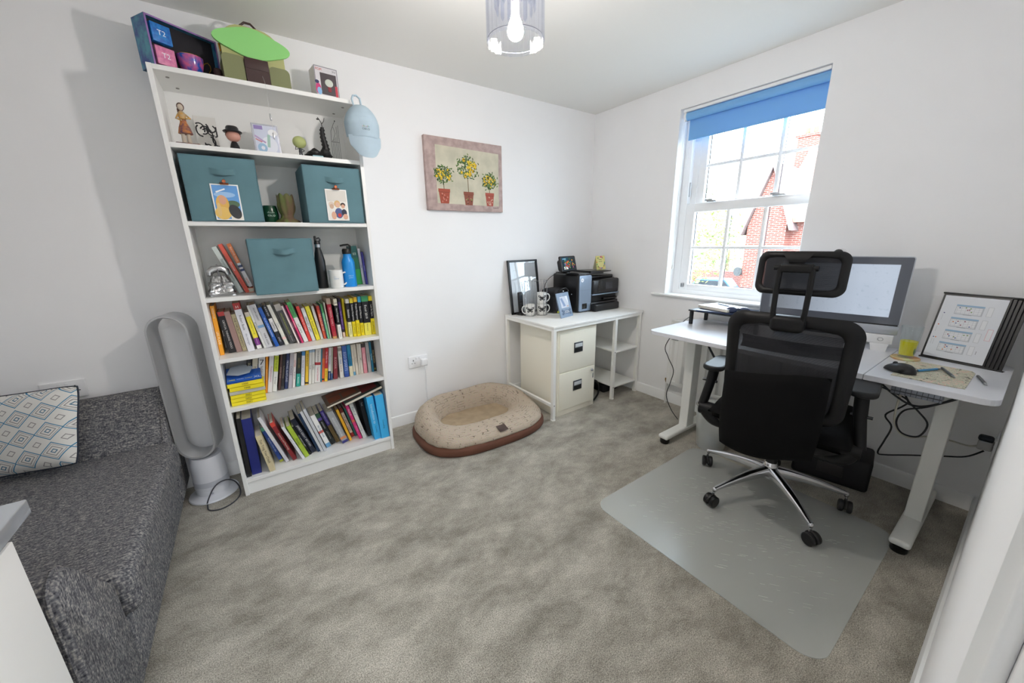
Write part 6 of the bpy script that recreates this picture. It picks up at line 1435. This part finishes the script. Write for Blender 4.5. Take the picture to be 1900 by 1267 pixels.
# arms
for s_, zp, yy in ((1, .680, .285), (-1, .702, -.287)):
    a_ = MB().tube(smooth([(-.10, s_*.10, .385), (-.14, s_*.17, .390), (-.17, s_*.235+(-.02 if s_ < 0 else 0), .405), (-.17, yy*.98, .44)], 5), [.026, .026, .027, .028, .030, .030, .031, .031, .032, .032, .033, .033, .033, .033, .033, .033], 14).cyl((-.17, yy-.040*s_, .452), (-.17, yy+.026*s_, .452), .034, n=24).build('arm_bracket', ck, oc, ang=60)
    MB().cyl((-.172, yy+.018*s_, .465), (-.155, yy-.004*s_, .60), .021, n=18).cyl((-.155, yy-.004*s_, .595), (-.150, yy-.012*s_, zp-.01), .0235, n=18).build('arm_post', ck, oc)
    MB().cyl((-.158, yy-.034, .60), (-.158, yy+.034, .60), .0065, n=12).build('adjuster_knob', C('2A2A2E', .25), oc)
    pts = rr2(.048, -.125, .125, .045, 8)
    mb = MB().prism([(y_, x_) for y_, x_ in pts], zp-.016, zp+.010, axis='z')
    mb.v = [Vector((v.y-.085, v.x+yy-.012*s_, v.z-.0*abs(v.y))) for v in mb.v]
    o = mb.build('armrest_pad', mat('armrest_pu', '0D0E10', .55), oc, ang=30)
    bm_ = o.modifiers.new('soft', 'BEVEL'); bm_.width = .010; bm_.segments = 4
# base
MB().lathe([(0, .10), (.020, .10), (.020, .118), (.030, .125), (.034, .150), (.032, .180), (.026, .192), (0, .192)], 30).build('base_hub', CHROME, oc)
MB().cyl((0, 0, .19), (0, 0, .26), .025, n=24).cyl((0, 0, .25), (0, 0, .37), .016, n=20).build('gas_lift', BLACKP, oc)
def caster(parent, x, y, yaw):
    c = MB().cyl((0, 0, .028), (0, 0, .086), .006, n=12).build('caster_stem', CHROME, parent, T(x, y, 0))
    Mw = RZ(yaw) @ T(.012, 0, 0); mb = MB()
    for sg in (-1, 1): mb.lathe([(0, -.010), (.024, -.010), (.0285, -.007), (.0295, .002), (.027, .008), (.022, .0105), (0, .0105)], 28, M=Mw @ T(0, sg*.016, .0295) @ RX(90*sg))
    mb.tube([(-.026*math.cos(R(a)), 0, .0295+.026*math.sin(R(a))) for a in range(-10, 200, 15)], .007, 8, M=Mw); mb.cyl((0, -.022, .0295), (0, .022, .0295), .008, n=12, M=Mw)
    mb.build('caster_wheel', BLACKP, c, ang=30)
for k in range(5):
    a = 78+72*k; ca, sa = math.cos(R(a)), math.sin(R(a))
    def armf(u, v, a=a):
        r = .022+u*.300; w = .024*(1-u)+.011*u; h = .060*(1-u)+.020*u; zt_ = .172-.072*u+.010*math.sin(PI*u)
        t = v*2*PI; yy = w*math.copysign(abs(math.cos(t))**.7, math.cos(t)); zz = zt_-h*.5+h*.5*math.copysign(abs(math.sin(t))**.8, math.sin(t))
        return Vector((r*math.cos(R(a))-yy*math.sin(R(a)), r*math.sin(R(a))+yy*math.cos(R(a)), zz))
    o = MB().grid(armf, 16, 22, cv=True).sphere((.322*ca, .322*sa, .086), (.012, .012, .014), 14).build('base_arm', CHROME, oc, ang=60)
    caster(o, .325*ca, .325*sa, (205, 160, 240, 190, 150)[k])

# ================================================================== NEAR CABINET
nc = thing('side_cabinet', 'white side cabinet with a glass tray top at the lower left', 'cabinet', (0, 0, 0))
MB().rbox(-3.62, -2.0, 0, -3.140, -1.540, .795, .002).build('cabinet_body', WHITE, nc)
MB().rbox(-3.136-.004, -1.985, .02, -3.128, -1.548, .785, .002).build('door_panel', WHITE, nc)
MB().rbox(-3.64, -2.02, .796, -3.122, -1.476, .828, .003).build('mirrored_top', mat('mirror_edge_top', 'BFC4CA', .15, metal=.55), nc)
bo = MB().rbox(-3.40, -1.62, .829, -3.20, -1.54, .834, .001).build('leaflet', C('5E8CC0', .4)); tag(bo, 'blue and white leaflet lying on the side cabinet top', 'leaflet')

# ================================================================== PENDANT LAMP
lx, ly, lz = -1.828, -1.350, 1.947
lp = thing('pendant_lamp', 'round crystal prism ceiling lamp with a lit bulb', 'ceiling lamp', M=T(lx, ly, lz) @ Matrix.Scale(.9, 4))
HL = (H-lz)/.9
MB().lathe([(0, HL-.025), (.055, HL-.025), (.06, HL-.012), (.06, HL-.0005), (0, HL-.0005)], 30).build('ceiling_rose', CHROME, lp)
MB().cyl((0, 0, .20), (0, 0, HL-.02), .004, n=10).build('cord', C('E0E0E0'), lp)
mb = MB()
for r_, z_ in ((.100, .262), (.070, .262), (.100, .244)): mb.tube([(r_*math.cos(2*PI*i/40), r_*math.sin(2*PI*i/40), z_) for i in range(40)], .003, 8, closed=True)
for a in range(0, 360, 60): mb.tube([(0, 0, .255), (.1*math.cos(R(a)), .1*math.sin(R(a)), .262)], .002, 6)
mb.build('top_ring', CHROME, lp)
MB().tube([(.104*math.cos(2*PI*i/60), .104*math.sin(2*PI*i/60), .012) for i in range(60)], .0009, 6, closed=True).build('bottom_ring', C('6A6E84'), lp)
crs = glass_mat('crystal', 'FAFBFE', .5, rough=.04); crs2 = glass_mat('crystal_inner', 'F0F3FC', .9, rough=.04)
pr_m = MB().prism([(-.0105, 0), (0, -.006), (.0105, 0), (0, .004)], 0, .25, axis='z').build('crystal_prism', crs, lp, smooth=False)
n = 30
for k in range(n):
    o = pr_m if k == 0 else pr_m.copy()
    if k: COL.objects.link(o); o.parent = lp
    o.matrix_local = RZ(360*k/n) @ T(0, -.103, 0)
dr = MB().add([(-.009, 0, .012), (.009, 0, .012), (.009, 0, .16), (-.009, 0, .16), (0, -.007, .016), (0, -.007, .16), (0, .0, 0)], [(0, 1, 2, 3), (0, 4, 5, 3), (1, 2, 5, 4), (0, 6, 4), (1, 4, 6), (0, 1, 6), (2, 3, 5)]).build('crystal_drop', crs2, lp, smooth=False)
for k in range(14):
    o = dr if k == 0 else dr.copy()
    if k: COL.objects.link(o); o.parent = lp
    o.matrix_local = RZ(360*k/14+8) @ T(0, -.070, .095)
MB().cyl((0, 0, .085), (0, 0, .20), .016, n=20).build('bulb_holder', C('E8E8E8'), lp)
MB().lathe([(0, .008)]+[(.030*math.sin(R(a)), .038-.030*math.cos(R(a))) for a in range(15, 120, 15)]+[(.022, .068), (.014, .085), (0, .087)], 28).build('bulb', mat('lit_bulb', 'FFFFFF', .4, emit='FFF6EC', estr=720), lp)

# ================================================================== OUTSIDE
brick = bpy.data.materials.new('red_brick'); brick.use_nodes = True; nt = brick.node_tree; N = nt.nodes
b_ = N['Principled BSDF']; b_.inputs['Roughness'].default_value = .9; tc = N.new('ShaderNodeTexCoord'); mpn = N.new('ShaderNodeMapping'); mpn.inputs['Rotation'].default_value = (R(90), 0, R(90)); br = N.new('ShaderNodeTexBrick'); br.inputs['Scale'].default_value = 1
br.inputs['Brick Width'].default_value = .28; br.inputs['Row Height'].default_value = .085; br.inputs['Mortar Size'].default_value = .012; br.inputs['Color1'].default_value = lin('7C3C30'); br.inputs['Color2'].default_value = lin('6A3228'); br.inputs['Mortar'].default_value = lin('8E7C74')
nt.links.new(tc.outputs['Object'], mpn.inputs[0]); 
sx_ = N.new('ShaderNodeSeparateXYZ'); cxn = N.new('ShaderNodeCombineXYZ'); nt.links.new(tc.outputs['Object'], sx_.inputs[0]); nt.links.new(sx_.outputs[1], cxn.inputs[0]); nt.links.new(sx_.outputs[2], cxn.inputs[1]); nt.links.new(cxn.outputs[0], br.inputs['Vector']); nt.links.new(br.outputs['Color'], b_.inputs['Base Color'])
tile = mat('roof_tiles', '9A6A5C', .9, bump=.6, bscale=9, var=.15, vscale=12, stretch=(1, 1, 3))
hs = thing('brick_house', 'red brick house with a steep gable seen through the window', 'house', (0, 0, 0))
GZ = -2.75
MB().prism([(6.55, GZ), (6.55, 1.85), (5.72, 4.40), (4.88, 1.95), (4.88, GZ)], 18.0, 22.0, axis='x').build('gable_wall', brick, hs, smooth=False)
MB().box(18.6, -9, GZ, 24, 4.9, 2.15).build('side_wall', brick, hs, smooth=False)
MB().prism([(18.2, 1.95), (22.0, 5.75), (26, 1.95), (26, 2.15), (22.0, 5.95), (18.2, 2.15)], -9, 5.7).build('main_roof', tile, hs, smooth=False)
for s_, P in ((1, [(6.72, 1.45), (5.72, 4.42), (5.72, 4.62), (6.84, 1.42)]), (-1, [(4.70, 1.60), (5.72, 4.42), (5.72, 4.62), (4.58, 1.58)])):
    MB().prism(P, 17.8, 22.5, axis='x').build('gable_roof', mat('dark_verge', '6A5A58', .8), hs, smooth=False)
MB().box(21.6, 5.5, 4.2, 22.4, 6.3, 6.35).box(21.5, 5.4, 6.2, 22.5, 6.4, 6.3).build('chimney', brick, hs, smooth=False)
for y in (5.7, 6.05): MB().cyl((22, y, 6.3), (22, y, 6.65), .12, .10, n=14).build('chimney_pot', mat('terracotta', 'A8583E', .8), hs)
MB().box(17.95, 1.2, -.2, 18.62, 2.9, 1.35).build('white_bay', C('DAD8D4'), hs, smooth=False)
MB().cyl((17.7, 6.62, -.35), (17.78, 6.6, -.35), .22, n=24).tube([(17.8, 6.6, -.35), (18.0, 6.5, -.5)], .03, 6).build('satellite_dish', C('303234'), hs)
struct(MB().box(.35, -40, GZ-.1, 70, 45, GZ).build('ground_outside', mat('pale_paving', '8C8A84', .9, var=.2, vscale=.4)), 'pale ground outside the window')
random.seed(21)
def tree(x, y, r, h, n, label):
    t = thing('tree', label, 'tree', (x, y, GZ), 0, 'trees outside the window')
    MB().tube([(0, 0, 0), (.1, .05, h*.5), (0, 0, h*.8)], [.18, .12, .05], 8).build('trunk', C('6A5A48', .9), t)
    mb = MB()
    for k in range(n):
        a, b2 = random.uniform(0, 2*PI), math.acos(random.uniform(-1, 1)); rr = r*random.uniform(.35, 1)**.5*(1+.3*mnoise.noise(Vector((math.cos(a)*2, math.sin(a)*2, b2))))
        c = Vector((rr*math.sin(b2)*math.cos(a), rr*math.sin(b2)*math.sin(a), h*.72+rr*1.15*math.cos(b2)))
        d1 = Vector((random.gauss(0, 1), random.gauss(0, 1), random.gauss(0, 1))).normalized(); d2 = d1.orthogonal().normalized(); s = random.uniform(.07, .14)
        mb.add([c-d1*s, c+d2*s*.5, c+d1*s, c-d2*s*.5], [(0, 1, 2, 3)], random.choice((0, 0, 1)))
    mb.build('foliage', [mat('leaf_light', '8C9A4C', .7), mat('leaf_mid', '5E7438', .7)], t, smooth=False)
tree(14, 7.0, 1.8, 5.9, 2300, 'leafy green tree nearest the brick house outside the window')
tree(19, 10.9, 2.0, 6.2, 1800, 'leafy green tree farther left outside the window')
tree(29, 12.5, 2.2, 4.6, 1500, 'low leafy tree behind the blue car')
cr_ = thing('parked_car', 'blue car parked outside beyond the garden wall', 'car', (22.5, 10.4, GZ), 100)
MB().rbox(-2.0, -.85, .25, 2.0, .85, .95, .18, 4).build('car_body', mat('car_blue', '3E6FB8', .25), cr_, ang=50)
MB().prism([(-1.6, .9), (1.1, .9), (.6, 1.48), (-1.1, 1.5)], -.72, .72).build('car_cabin', mat('car_blue', '3E6FB8', .25), cr_)
MB().prism([(-1.45, .98), (.95, .98), (.55, 1.40), (-1.05, 1.42)], -.74, .74).build('windows', C('2A3038', .15), cr_)
for x in (-1.25, 1.25):
    for y in (-.8, .8): MB().cyl((x, y-.1, .32), (x, y+.1, .32), .32, n=20).build('wheel', BLACKP, cr_)
gw = MB().box(25.5, 2, GZ, 25.8, 20, GZ+1.75).build('garden_wall', brick, smooth=False); tag(gw, 'low red brick garden wall behind the blue car', 'wall')
